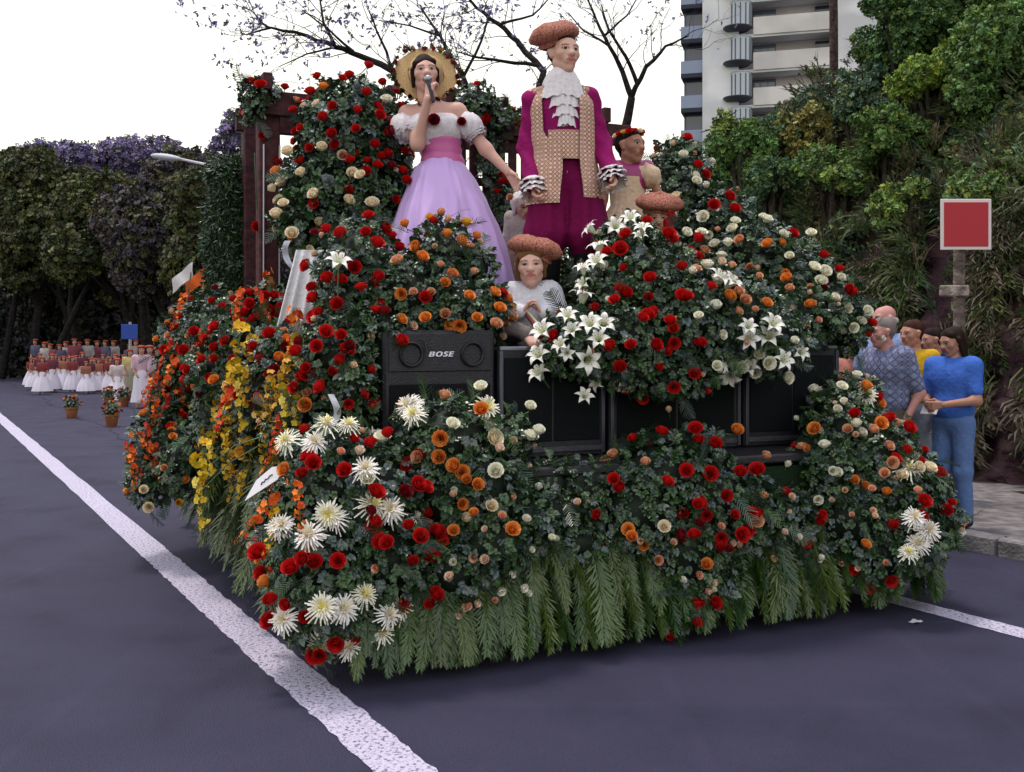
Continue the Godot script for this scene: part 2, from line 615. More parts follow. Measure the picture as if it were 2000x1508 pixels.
# hanging spray of small florets, 1 long, down from the origin
func spray_mesh(col: Color, col2: Color) -> ArrayMesh:
	var g := Geo.new()
	var stem: Array = []
	for k in 6:
		stem.append(Vector3(sin(k * 0.7) * 0.04, -k * 0.2, 0.05 * k * (1.0 - k * 0.12)))
	g.tube(stem, [0.012, 0.011, 0.01, 0.009, 0.007, 0.005], 4, lin(0.06, 0.12, 0.03), false)
	for k in 26:
		var f := (k + 0.5) / 26.0
		var a: Vector3 = stem[int(f * 5)].lerp(stem[mini(5, int(f * 5) + 1)], f * 5 - int(f * 5))
		var out := (away() + Vector3(0, -0.2, 0.5)).normalized()
		var at := a + out * rng.randf_range(0.05, 0.13) * (1.15 - f * 0.6)
		var x := out.cross(Vector3(0.2, 1, 0.1)).normalized()
		var y := x.cross(out)
		var sz := rng.randf_range(0.05, 0.085) * (1.15 - f * 0.5)
		var c := vary(col if rng.randf() < 0.7 else col2, 0.15)
		for p in 5:
			var w := TAU * p / 5.0 + rng.randf() * 0.2
			var d := x * cos(w) + y * sin(w)
			var s := (x * -sin(w) + y * cos(w)) * 0.42
			g.quad(at, at + (d * 0.6 + s) * sz + out * sz * 0.3, at + d * sz + out * sz * 0.1, at + (d * 0.6 - s) * sz + out * sz * 0.3, c)
	return g.mesh()


# upright spike of cup florets, 1 long
func spike_mesh(col: Color, col2: Color) -> ArrayMesh:
	var g := Geo.new()
	g.tube([Vector3(0, 0, 0), Vector3(0.02, 0.5, 0.03), Vector3(0.0, 1, 0.08)], [0.016, 0.013, 0.006], 4, lin(0.06, 0.13, 0.04), false)
	for k in 11:
		var f := k / 10.0
		var side := (k % 2) * 2.0 - 1.0
		var base := Vector3(0, 0.25 + 0.72 * f, 0.05 * f)
		var dir := Vector3(side * 0.7, 0.35 + rng.randf() * 0.2, 0.6 + rng.randf_range(-0.3, 0.3)).normalized()
		var keep := g.tf
		g.tf = keep * Transform3D(along(dir, Vector3.UP, 0.24 * (1.15 - f * 0.75)), base)
		for p in 5:
			petal_into(g, TAU * p / 5.0 + k, 0.72, 0.05, 0.5, 0.0, 0.5, 0.3, vary(col, 0.14), vary(col2, 0.12))
		g.tf = keep
	return g.mesh()


func leaflet(g: Geo, a: Vector3, d: Vector3, n: Vector3, len: float, wide: float, col := Color.WHITE) -> void:
	var s := d.cross(n).normalized() * wide
	var lift := n * wide * 0.35
	var m := a + d * len * 0.36 + n * len * 0.05
	var m2 := a + d * len * 0.72 + n * len * 0.0
	var e := a + d * len - n * len * 0.12
	for k in [1.0, -1.0]:
		var p: Vector3 = m + s * k + lift
		var p2: Vector3 = m2 + s * k * 0.68 + lift * 0.7
		if k > 0:
			g.quad(a, m, p, a + s * 0.25, col)
			g.quad(m, m2, p2, p, col)
			g.tri(m2, e, p2, col)
		else:
			g.quad(a, a - s * 0.25, p, m, col)
			g.quad(m, p, p2, m2, col)
			g.tri(m2, p2, e, col)


# a rose leaf of five leaflets, 1 long, along +y, upper side towards +z
func sprig_mesh() -> ArrayMesh:
	var g := Geo.new()
	g.tube([Vector3.ZERO, Vector3(0, 0.6, 0.03)], [0.015, 0.01], 3, Color.WHITE, false)
	leaflet(g, Vector3(0, 0.5, 0.03), Vector3(0.05, 1, -0.1).normalized(), Vector3(0, 0.1, 1).normalized(), 0.48, 0.19)
	for k in 2:
		for s in [-1.0, 1.0]:
			leaflet(g, Vector3(0, 0.24 + 0.24 * k, 0.02), Vector3(s, 0.55, -0.1).normalized(), Vector3(0.25 * s, 0.2, 1).normalized(), 0.38, 0.165)
	return g.mesh()


# tuft of small leaves for shrubs and crowns, about 1 across
func tuft_mesh(n: int, wide := 0.16) -> ArrayMesh:
	var g := Geo.new()
	for k in n:
		var d := (away() + Vector3(0, 0.25, 0)).normalized()
		leaflet(g, away() * 0.16, d, (away() + Vector3.UP).normalized(), rng.randf_range(0.3, 0.55), wide * rng.randf_range(0.7, 1.2))
	return g.mesh()


# feathery twig of narrow leaflets
func feather_mesh(pairs: int, wide: float, droop: float) -> ArrayMesh:
	var g := Geo.new()
	var pts: Array = []
	var rad: Array = []
	for k in pairs + 1:
		var f := float(k) / pairs
		pts.append(Vector3(0, f * (1.0 - 0.15 * droop * f), -droop * f * f * 0.35))
		rad.append(0.012 * (1.1 - f))
	g.tube(pts, rad, 3, Color.WHITE, false)
	for k in range(1, pairs):
		var f := float(k) / pairs
		var p: Vector3 = pts[k]
		var len := wide * pow(sin(PI * (0.12 + 0.86 * f)), 0.7)
		for s in [-1.0, 1.0]:
			var d := Vector3(s * 0.8, 0.75, rng.randf_range(-0.3, 0.15)).normalized()
			var side := d.cross(Vector3(0, 0, 1)).normalized() * 0.016
			g.quad(p - side, p + side, p + d * len + side * 0.4, p + d * len - side * 0.4)
	return g.mesh()


# hanging or arching blades, 1 long, along +y
func strands_mesh(n: int) -> ArrayMesh:
	var g := Geo.new()
	for k in n:
		var a := Vector3(rng.randf_range(-0.25, 0.25), rng.randf_range(0.0, 0.25), rng.randf_range(-0.1, 0.1))
		var d := (Vector3(rng.randf_range(-0.4, 0.4), 1, rng.randf_range(-0.3, 0.3))).normalized()
		var len := rng.randf_range(0.4, 0.85)
		var s := d.cross(away()).normalized() * rng.randf_range(0.012, 0.022)
		var m := a + d * len * 0.55 + Vector3(0, 0, 0.06)
		var e := a + d * len + Vector3(d.x * 0.2, -0.08, -0.02)
		g.quad(a - s, a + s, m + s, m - s)
		g.tri(m - s, m + s, e)
		if k % 2 == 0:
			leaflet(g, m, (d + away()).normalized(), away(), 0.16, 0.05)
	return g.mesh()


# frond hanging over the edge of the float: out along +z, then down, 1 long
func frond_mesh(col: Color) -> ArrayMesh:
	var g := Geo.new()
	var n := 30
	var pts: Array = []
	var rad: Array = []
	var bend := rng.randf_range(0.16, 0.26)
	for k in n + 1:
		var f := float(k) / n
		pts.append(Vector3(sin(f * 3.0) * 0.03, -f * 0.98 + 0.03 * sin(f * 9.0), bend * sin(minf(f * 1.7, 1.5)) + 0.03 * f))
		rad.append(0.012 * (1.15 - f))
	g.tube(pts, rad, 3, col * 0.8, false)
	for k in range(2, n):
		var f := float(k) / n
		var p: Vector3 = pts[k]
		var len := 0.2 * pow(sin(PI * (0.1 + 0.84 * f)), 0.8) * rng.randf_range(0.7, 1.3)
		for s in [-1.0, 1.0]:
			var d := Vector3(s * rng.randf_range(0.16, 0.42), -0.85, 0.1 + rng.randf_range(-0.2, 0.35)).normalized()
			for j in 2:
				var d2 := d.rotated(Vector3(0, 0, 1), s * j * 0.4).rotated(Vector3(1, 0, 0), rng.randf_range(-0.3, 0.3))
				var side := d2.cross(Vector3(0, 0, 1)).normalized() * 0.0075
				var l2 := len * (1.0 - 0.3 * j)
				var c := vary(col, 0.2)
				g.quad(p - side * 0.4, p + side * 0.4, p + d2 * l2 * 0.6 + side, p + d2 * l2 * 0.6 - side, c)
				g.tri(p + d2 * l2 * 0.6 - side, p + d2 * l2 * 0.6 + side, p + d2 * l2, c)
	return g.mesh()


var KIND := {}          # flower kind -> meshes
var FORM := {}


func make_flowers() -> void:
	var hues := {
		"red": [lin(0.48, 0.006, 0.008), lin(0.56, 0.014, 0.014)],
		"dark": [lin(0.20, 0.008, 0.018), lin(0.24, 0.012, 0.02)],
		"orange": [lin(0.75, 0.2, 0.02), lin(0.82, 0.34, 0.08)],
		"cream": [lin(0.84, 0.68, 0.44), lin(0.88, 0.8, 0.62)],
		"white": [lin(0.85, 0.82, 0.62), lin(0.88, 0.87, 0.76)],
		"peach": [lin(0.72, 0.3, 0.14), lin(0.76, 0.45, 0.28)],
		"gold": [lin(0.78, 0.42, 0.03), lin(0.8, 0.5, 0.08)],
	}
	for k in hues:
		KIND[k] = []
		for o in [0.55, 0.8, 1.0]:
			KIND[k].append(rose_mesh(hues[k][0], hues[k][1], o))
	KIND["bud"] = []
	for j in 3:
		KIND.bud.append(bud_mesh([lin(0.74, 0.4, 0.22), lin(0.78, 0.5, 0.34), lin(0.7, 0.28, 0.16)][j], [lin(0.8, 0.64, 0.48), lin(0.8, 0.68, 0.55), lin(0.78, 0.5, 0.36)][j]))
	KIND["wbud"] = [bud_mesh(lin(0.72, 0.72, 0.5), lin(0.8, 0.79, 0.7)), bud_mesh(lin(0.76, 0.72, 0.58), lin(0.8, 0.78, 0.7))]
	KIND["mum"] = [mum_mesh(lin(0.8, 0.78, 0.66), lin(0.76, 0.66, 0.22)), mum_mesh(lin(0.79, 0.76, 0.72), lin(0.7, 0.62, 0.4))]
	KIND["lily"] = [lily_mesh()]
	KIND["spray"] = []
	for j in 3:
		KIND.spray.append(spray_mesh([lin(0.7, 0.42, 0.02), lin(0.74, 0.52, 0.03), lin(0.6, 0.3, 0.03)][j], lin(0.74, 0.56, 0.12)))
	KIND["redspike"] = [spray_mesh(lin(0.62, 0.03, 0.012), lin(0.72, 0.12, 0.02)), spray_mesh(lin(0.7, 0.1, 0.015), lin(0.78, 0.22, 0.03))]
	KIND["goldspike"] = [spray_mesh(lin(0.75, 0.45, 0.02), lin(0.78, 0.55, 0.05))]
	FORM["sprig"] = sprig_mesh()
	FORM["tuft"] = tuft_mesh(9)
	FORM["big_tuft"] = tuft_mesh(14, 0.13)
	FORM["fine_tuft"] = tuft_mesh(20, 0.05)
	FORM["feather"] = feather_mesh(12, 0.3, 1.0)
	FORM["strands"] = strands_mesh(14)
	FORM["frond"] = []
	for j in 6:
		FORM.frond.append(frond_mesh([lin(0.036, 0.084, 0.012), lin(0.052, 0.104, 0.016), lin(0.042, 0.092, 0.013), lin(0.022, 0.062, 0.015), lin(0.064, 0.108, 0.015), lin(0.03, 0.072, 0.018)][j]))


const NAMES := {"red": "red_rose", "dark": "dark_red_rose", "orange": "orange_rose", "cream": "cream_rose", "white": "white_rose", "peach": "peach_rose", "gold": "golden_rose", "bud": "peach_rosebud", "wbud": "white_rosebud", "mum": "white_chrysanthemum", "lily": "white_lily", "spray": "yellow_orchid_spray", "redspike": "red_orchid_spray", "goldspike": "golden_orchid_spray"}
const SIZES := {"red": 0.07, "dark": 0.066, "orange": 0.068, "cream": 0.074, "white": 0.067, "peach": 0.06, "gold": 0.066, "bud": 0.054, "wbud": 0.054, "mum": 0.135, "lily": 0.122, "spray": 0.34, "redspike": 0.28, "goldspike": 0.24}


func flower(parent: Node3D, kind: String, at: Vector3, face: Vector3, size := 1.0) -> void:
	var o := MeshInstance3D.new()
	o.name = numbered(NAMES[kind], parent)
	var set_: Array = KIND[kind]
	o.mesh = set_[rng.randi() % set_.size()]
	o.material_override = M.petal
	var s: float = SIZES[kind] * size * rng.randf_range(0.8, 1.22)
	var b: Basis
	if kind == "spray":
		b = along(Vector3.UP + away() * 0.15, face, s)
		at += Vector3(0, s * 0.42, 0)
	elif kind.ends_with("spike"):
		b = along(Vector3.UP + away() * 0.55, face, s)
		at += Vector3(0, s * 0.42, 0)
	else:
		b = along(face + away() * 0.32, away(), s)
	o.transform = Transform3D(b, at - parent.position)
	parent.add_child(o, true)


# lobes: [centre, radii]; the point where the line of sight to p first meets a lobe, and the way out there
func on_lobes(p: Vector3, lobes: Array) -> Array:
	var eye := Vector3(0, EYE, 0)
	var d := (p - eye).normalized()
	var best := 1e9
	var out := Vector3.ZERO
	for l in lobes:
		var r: Vector3 = l[1]
		var o: Vector3 = (eye - l[0]) / r
		var w := d / r
		var a := w.dot(w)
		var b := o.dot(w)
		var q := b * b - a * (o.dot(o) - 1.0)
		if q > 0.0:
			var t := (-b - sqrt(q)) / a
			if t < best and t > 0.0:
				best = t
				out = ((o + w * t) / r).normalized()
	if best > 1e8:   # stands clear of the leaves on its stem: level with the nearest lobe
		var far := 1e9
		var nearest: Array = lobes[0]
		for l in lobes:
			var f: float = (p - l[0]).length()
			if f < far:
				far = f
				nearest = l
		best = (Vector3(nearest[0]) - eye).length() - nearest[1].z * 0.2
		out = ((eye + d * best - nearest[0]).normalized() + Vector3(0, 0.2, 0.4)).normalized()
		return [eye + d * best, out, true, nearest[0]]
	return [eye + d * best, out, false, Vector3.ZERO]


const GREEN := [Color(0.02, 0.05, 0.018), Color(0.036, 0.082, 0.026), Color(0.055, 0.105, 0.04), Color(0.085, 0.12, 0.1), Color(0.035, 0.085, 0.02), Color(0.06, 0.09, 0.085)]


func leaves_on(parent: Node3D, called: String, lobes: Array, dense: float, size: float, mesh: Mesh, m: Material, greens: Array, shell := 0.72, droop := 0.25, core := true, reach := 0.98) -> void:
	var where: Array = []
	var tints := PackedColorArray()
	var rough := FastNoiseLite.new()
	rough.frequency = 0.9
	var g := Geo.new()
	for l in lobes:
		var r: Vector3 = l[1]
		var area := 4.0 * PI * pow((pow(r.x * r.y, 1.6) + pow(r.x * r.z, 1.6) + pow(r.y * r.z, 1.6)) / 3.0, 1.0 / 1.6)
		for k in int(area * dense):
			var d := away()
			var f := lerpf(shell, reach, sqrt(rng.randf())) * (1.0 + 0.16 * rough.get_noise_3d(d.x * 3.0 + l[0].x * 7.0, d.y * 3.0 + l[0].y * 7.0, d.z * 3.0))
			var p: Vector3 = l[0] + d * r * f
			var inside := false
			for o in lobes:
				if o != l and ((p - o[0]) / o[1]).length() < 0.62:
					inside = true
			if inside or p.y < 0.04:
				continue
			var n := (d / r).normalized()
			var dir := (n * 0.7 + away() * 0.75 - Vector3(0, droop, 0)).normalized()
			where.append(Transform3D(along(dir, n + Vector3(0, 0.5, 0) + away() * 0.3, size * rng.randf_range(0.65, 1.3)), p - parent.position))
			tints.append(vary(greens[rng.randi() % greens.size()], 0.25))
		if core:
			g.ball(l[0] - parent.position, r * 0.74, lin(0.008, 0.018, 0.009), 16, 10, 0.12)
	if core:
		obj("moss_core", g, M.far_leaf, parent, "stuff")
	many(called, mesh, m, where, tints, parent)


# an arrangement: lobes as [u, v, d, half width px, half height px, half depth m]; flowers {kind: [u, v, u, v ...]}; more = {kind: how many extra}
func arrangement(called: String, label: String, rough: Array, flowers: Dictionary, more := {}, dense := 520.0, leaf := 0.1, droop := 0.25, group := "flower arrangements on the parade float") -> Node3D:
	var lobes: Array = []
	for l in rough:
		var px: float = l[2] / FOCAL
		lobes.append([spot(l[0], l[1], l[2]), Vector3(l[3] * px, l[4] * px, l[5])])
	var base: Vector3 = lobes[0][0]
	var t := thing(called, label, "flower arrangement", base, 0.0, group)
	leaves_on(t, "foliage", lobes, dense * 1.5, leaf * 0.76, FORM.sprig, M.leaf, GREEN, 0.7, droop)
	# feathery greens that stand out past the leaves
	var where: Array = []
	var tints := PackedColorArray()
	for l in lobes:
		for k in int(30.0 * (l[1].x + l[1].y)):
			var d := away()
			var p: Vector3 = l[0] + d * Vector3(l[1]) * rng.randf_range(0.8, 1.08)
			var n: Vector3 = (d / Vector3(l[1])).normalized()
			where.append(Transform3D(along((n + away() * 0.6 + Vector3(0, 0.1 - droop, 0)).normalized(), n, rng.randf_range(0.1, 0.22)), p - base))
			tints.append(vary([lin(0.05, 0.1, 0.03), lin(0.035, 0.075, 0.035), lin(0.08, 0.12, 0.06), lin(0.06, 0.09, 0.08)][k % 4], 0.3))
	many("greenery", FORM.feather, M.leaf, where, tints, t)
	var stems := Geo.new()
	for kind in flowers:
		var list: Array = flowers[kind]
		for k in range(0, list.size(), 2):
			var hit := on_lobes(spot(list[k], list[k + 1], lobes[0][0].z * -1.0), lobes)
			var out: Vector3 = hit[1]
			var face := (out * 0.8 + Vector3(0, rng.randf_range(0.35, 1.1), 0.4)).normalized()
			var at: Vector3 = hit[0] + out * (1.0 if not hit[2] else 0.0) * (0.02 + 0.1 * pow(rng.randf(), 1.6))
			flower(t, kind, at, face)
			if hit[2]:
				var root: Vector3 = at.lerp(hit[3], 0.6)
				stems.tube([root - base, at.lerp(root, 0.5) + Vector3(0, 0.02, 0) - base, at - face * 0.03 - base], [0.004, 0.0035, 0.003], 4, lin(0.05, 0.11, 0.04))
	for kind in more:
		for k in int(more[kind] * 2.1):
			var l: Array = lobes[rng.randi() % lobes.size()]
			var d := away()
			var p: Vector3 = l[0] + d * l[1] * rng.randf_range(1.0, 1.1)
			var inside := false
			for o in lobes:
				if o != l and ((p - o[0]) / o[1]).length() < 0.95:
					inside = true
			if inside or p.y < 0.12:
				continue
			flower(t, kind, p, ((d / l[1]).normalized() + Vector3(0, 0.3, 0)).normalized(), 0.9)
	if stems.v.size():
		obj("stem", stems, M.leaf, t)
	return t


# ---------------------------------------------------------------- people (local axes: facing +z, l is the side at x < 0)
func stance(h: float) -> Dictionary:
	var k := h / 1.7
	var j := {"k": k, "hs": 0.235 * k, "hb": Basis.IDENTITY}
	var p := {"head": Vector3(0, 1.583, 0.02), "neck": Vector3(0, 1.41, -0.01), "chest": Vector3(0, 1.25, 0), "waist": Vector3(0, 1.06, 0), "hip": Vector3(0, 0.94, 0),
		"sh_l": Vector3(-0.175, 1.385, 0), "el_l": Vector3(-0.22, 1.1, 0), "wr_l": Vector3(-0.225, 0.86, 0.06), "hp_l": Vector3(-0.085, 0.9, 0), "kn_l": Vector3(-0.095, 0.49, 0.02), "an_l": Vector3(-0.1, 0.08, -0.02)}
	for q in p.keys():
		j[q] = p[q] * k
		if q.ends_with("_l"):
			j[q.replace("_l", "_r")] = Vector3(-p[q].x, p[q].y, p[q].z) * k
	return j


func head_into(g: Geo, c: Vector3, basis: Basis, s: float, o: Dictionary) -> void:
	var sk: Color = o.skin
	var hair: Color = o.get("brow", lin(0.03, 0.018, 0.012))
	var lip: Color = o.get("lip", lin(sk.r * 0.85, sk.g * 0.45, sk.b * 0.5))
	var sing: float = o.get("sing", 0.0)
	var bones := [
		[Vector3(0, 0.15, -0.1), Vector3(0, 0.14, 0.05), 0.35, 0.32, sk, Vector3(0.88, 1, 1)],
		[Vector3(0, 0.02, 0.1), Vector3(0, -0.24, 0.14), 0.28, 0.21, sk, Vector3(0.96, 1, 1)],
		[Vector3(-0.17, -0.22, 0.0), Vector3(-0.03, -0.38 - 0.03 * sing, 0.2), 0.12, 0.1, sk], [Vector3(0.17, -0.22, 0.0), Vector3(0.03, -0.38 - 0.03 * sing, 0.2), 0.12, 0.1, sk],
		[Vector3(0, -0.4 - 0.04 * sing, 0.22), Vector3(0, -0.4 - 0.04 * sing, 0.24), 0.085, 0.08, sk],
		[Vector3(0, 0.08, 0.355), Vector3(0, -0.085, 0.44), 0.035, 0.05, sk], [Vector3(-0.045, -0.1, 0.4), Vector3(0.045, -0.1, 0.4), 0.045, 0.045, sk],
		[Vector3(-0.17, -0.06, 0.22), Vector3(-0.15, -0.1, 0.22), 0.13, 0.12, sk], [Vector3(0.17, -0.06, 0.22), Vector3(0.15, -0.1, 0.22), 0.13, 0.12, sk],
		[Vector3(-0.18, 0.12, 0.3), Vector3(0.18, 0.12, 0.3), 0.055, 0.055, sk],
		[Vector3(-0.09, -0.205, 0.33), Vector3(0.09, -0.205, 0.33), 0.042, 0.042, sk], [Vector3(-0.07, -0.255 - 0.08 * sing, 0.325), Vector3(0.07, -0.255 - 0.08 * sing, 0.325), 0.045, 0.045, sk],
		[Vector3(-0.325, -0.07, -0.02), Vector3(-0.345, 0.07, -0.05), 0.05, 0.07, sk], [Vector3(0.325, -0.07, -0.02), Vector3(0.345, 0.07, -0.05), 0.05, 0.07, sk],
		[Vector3(0, -0.15, -0.05), Vector3(0, -0.62, -0.12), 0.22, 0.24, sk],
	]
	var tint := func(p: Vector3, col: Color) -> Color:
		if p.z < 0.2:
			return col
		var ax := absf(p.x)
		if Vector2((ax - 0.14) / 0.075, (p.y - 0.03) / 0.027).length() < 1.0:
			if absf(ax - 0.14) < 0.036:
				return lin(0.02, 0.012, 0.01)
			return lin(0.4, 0.36, 0.34)
		if ax > 0.06 and ax < 0.225 and absf(p.y - 0.06 + absf(ax - 0.14) * 0.3) < 0.013:
			return lin(0.04, 0.022, 0.018)
		if ax > 0.055 and ax < 0.23 and absf(p.y - 0.128 + absf(ax - 0.13) * 0.2) < 0.02:
			return hair.lerp(sk, 0.3)
		var my := -0.23 - 0.04 * sing
		if sing > 0.0 and Vector2(p.x / 0.075, (p.y - my) / 0.055).length() < 1.0:
			return lin(0.05, 0.012, 0.012)
		if Vector2(p.x / 0.125, (p.y - my) / (0.045 + 0.05 * sing)).length() < 1.0 and p.z > 0.28:
			return lip
		return col
	var keep := g.tf
	g.tf = keep * Transform3D(basis * Basis.from_scale(Vector3.ONE * s), c)
	g.nets(bones, o.get("head_cell", 0.0048) / s, 0.09, tint)
	g.tf = keep


# fingers along +y, palm towards +z, thumb at the side x = thumb
func hand_into(g: Geo, wrist: Vector3, dir: Vector3, palm: Vector3, thumb: float, size: float, curl: float, sk: Color, cell := 0.004) -> void:
	var bones := []
	var spread := [-0.16, -0.055, 0.05, 0.15]
	var len := [0.3, 0.38, 0.42, 0.37]
	if thumb < 0:
		len = [0.37, 0.42, 0.38, 0.3]
	for f in 4:
		var x: float = spread[f]
		bones.append([Vector3(x * 0.55, 0.0, 0), Vector3(x, 0.5, 0), 0.085, 0.068, sk])
		var p := Vector3(x, 0.5, 0)
		var a := curl * (0.9 + 0.12 * f)
		var w := a
		for s in 3:
			var q: Vector3 = p + Vector3(x * 0.08, cos(w), sin(w)) * float(len[f]) * [0.45, 0.32, 0.25][s]
			bones.append([p, q, 0.056 - 0.006 * s, 0.05 - 0.006 * s, sk])
			p = q
			w += a
	var t0 := Vector3(thumb * 0.12, 0.12, 0.03)
	var t1 := Vector3(thumb * 0.27, 0.34, 0.1 + 0.06 * curl)
	var t2 := Vector3(thumb * (0.3 - 0.12 * curl), 0.52, 0.16 + 0.12 * curl)
	bones.append([t0, t1, 0.08, 0.062, sk])
	bones.append([t1, t2, 0.06, 0.046, sk])
	var keep := g.tf
	g.tf = keep * Transform3D(along(dir, palm, size), wrist)
	g.nets(bones, cell / size, 0.05)
	g.tf = keep


func body_into(g: Geo, j: Dictionary, o: Dictionary) -> void:
	var k: float = j.k
	var sk: Color = o.skin
	var w: float = o.get("wide", 1.0)
	var n: Vector3 = j.neck
	var bones := [
		[n, j.head + j.hb * Vector3(0, -0.3, -0.1) * j.hs, 0.062 * k, 0.056 * k, sk],
		[n - Vector3(0, 0.04 * k, 0), j.sh_l, 0.07 * k, 0.055 * k, sk], [n - Vector3(0, 0.04 * k, 0), j.sh_r, 0.07 * k, 0.055 * k, sk],
		[j.chest + Vector3(-0.06, 0.03, 0) * k, j.chest + Vector3(0.06, 0.03, 0) * k, 0.125 * k * w, 0.125 * k * w, sk, Vector3(1, 1.1, 0.8)],
		[j.chest, j.waist, 0.13 * k * w, 0.115 * k * w, sk, Vector3(1, 1, 0.82)],
		[j.waist, j.hip, 0.12 * k * w, 0.14 * k * w, sk, Vector3(1, 1, 0.85)],
		[j.hp_l, j.kn_l, 0.088 * k, 0.055 * k, sk], [j.hp_r, j.kn_r, 0.088 * k, 0.055 * k, sk],
		[j.kn_l, j.an_l, 0.055 * k, 0.036 * k, sk], [j.kn_r, j.an_r, 0.055 * k, 0.036 * k, sk],
		[j.an_l, j.an_l + Vector3(-0.02, -0.045, 0.15) * k, 0.04 * k, 0.03 * k, sk], [j.an_r, j.an_r + Vector3(0.02, -0.045, 0.15) * k, 0.04 * k, 0.03 * k, sk],
		[j.sh_l, j.el_l, 0.05 * k, 0.039 * k, sk], [j.sh_r, j.el_r, 0.05 * k, 0.039 * k, sk],
		[j.el_l, j.wr_l, 0.04 * k, 0.027 * k, sk], [j.el_r, j.wr_r, 0.04 * k, 0.027 * k, sk],
	]
	g.nets(bones, o.get("cell", 0.013), 0.045 * k)
	head_into(g, j.head, j.hb, j.hs, o)
	for side in ["l", "r"]:
		var dir: Vector3 = j.get("hand_" + side, (j["wr_" + side] - j["el_" + side]).normalized())
		var palm: Vector3 = j.get("palm_" + side, Vector3(0.9 if side == "l" else -0.9, 0, 0.3))
		hand_into(g, j["wr_" + side], dir, palm, j.get("thumb_" + side, 1.0 if side == "l" else -1.0), 0.175 * k, o.get("curl_" + side, 0.35), sk, o.get("hand_cell", 0.004))


func hair_into(g: Geo, j: Dictionary, col: Color, style := "short") -> void:
	var bones := [[Vector3(0, 0.2, -0.14), Vector3(0, 0.24, 0.02), 0.37, 0.31, col, Vector3(0.93, 1, 1)], [Vector3(0, 0.0, -0.2), Vector3(0, -0.15, -0.2), 0.3, 0.2, col, Vector3(1, 1, 0.9)]]
	if style == "fringe":
		bones.append([Vector3(-0.22, 0.22, 0.2), Vector3(0.2, 0.27, 0.22), 0.12, 0.1, col])
		bones.append([Vector3(-0.3, 0.1, 0.06), Vector3(-0.32, -0.3, 0.0), 0.09, 0.05, col])
		bones.append([Vector3(0.3, 0.1, 0.06), Vector3(0.32, -0.25, 0.0), 0.09, 0.05, col])
	if style == "long":
		bones.append([Vector3(0, -0.1, -0.25), Vector3(0, -0.65, -0.26), 0.3, 0.22, col])
		bones.append([Vector3(-0.22, 0.3, 0.12), Vector3(0.22, 0.3, 0.12), 0.12, 0.12, col])
		bones.append([Vector3(-0.33, 0.1, -0.05), Vector3(-0.33, -0.5, -0.12), 0.1, 0.08, col])
		bones.append([Vector3(0.33, 0.1, -0.05), Vector3(0.33, -0.5, -0.12), 0.1, 0.08, col])
	if style == "bald":
		bones = [[Vector3(-0.3, 0.03, -0.12), Vector3(-0.16, -0.05, -0.36), 0.08, 0.1, col], [Vector3(0.3, 0.03, -0.12), Vector3(0.16, -0.05, -0.36), 0.08, 0.1, col], [Vector3(-0.16, -0.05, -0.36), Vector3(0.16, -0.05, -0.36), 0.1, 0.1, col]]
	var keep := g.tf
	g.tf = keep * Transform3D(j.hb * Basis.from_scale(Vector3.ONE * j.hs), j.head)
	var wob := FastNoiseLite.new()
	wob.frequency = 6.0
	g.nets(bones, 0.006 / j.hs, 0.08, func(p: Vector3, c: Color) -> Color: return c * (0.85 + 0.4 * absf(wob.get_noise_3d(p.x * 3.0, p.y * 0.8, p.z * 3.0))))
	g.tf = keep


func shirt_into(g: Geo, j: Dictionary, col: Color, sleeve: float, loose := 1.0, to_hip := true, cell := 0.013) -> void:
	var k: float = j.k
	var w := loose
	var bones := [
		[j.neck - Vector3(0, 0.045, 0) * k, j.sh_l, 0.078 * k, 0.068 * k, col], [j.neck - Vector3(0, 0.045, 0) * k, j.sh_r, 0.078 * k, 0.068 * k, col],
		[j.chest + Vector3(-0.06, 0.03, 0) * k, j.chest + Vector3(0.06, 0.03, 0) * k, 0.138 * k * w, 0.138 * k * w, col, Vector3(1, 1.1, 0.82)],
		[j.chest, j.waist, 0.145 * k * w, 0.135 * k * w, col, Vector3(1, 1, 0.84)],
	]
	if to_hip:
		bones.append([j.waist, j.hip + Vector3(0, 0.07, 0) * k, 0.14 * k * w, 0.148 * k * w, col, Vector3(1.05, 0.75, 0.9)])
	for s in ["l", "r"]:
		if sleeve > 0.0:
			var e: Vector3 = j["sh_" + s].lerp(j["el_" + s], minf(1.0, sleeve * 2.0))
			bones.append([j["sh_" + s], e, 0.068 * k, (0.062 if sleeve < 0.6 else 0.055) * k, col])
		if sleeve > 0.5:
			bones.append([j["el_" + s], j["el_" + s].lerp(j["wr_" + s], sleeve * 2.0 - 1.0), 0.055 * k, 0.042 * k, col])
	g.nets(bones, cell, 0.05 * k)
	if cell < 0.02:
		crease(g, 0.0035 * k)


func crease(g: Geo, by: float) -> void:
	var n := FastNoiseLite.new()
	n.frequency = 1.0
	n.fractal_octaves = 3
	for q in g.v.size():
		var p := g.v[q]
		g.v[q] += Vector3(n.get_noise_3d(p.x * 9.0, p.y * 5.0, p.z * 9.0), n.get_noise_3d(p.y * 8.0, p.x * 8.0, 3.0), n.get_noise_3d(p.z * 9.0, p.x * 9.0, p.y * 5.0)) * by * 2.0


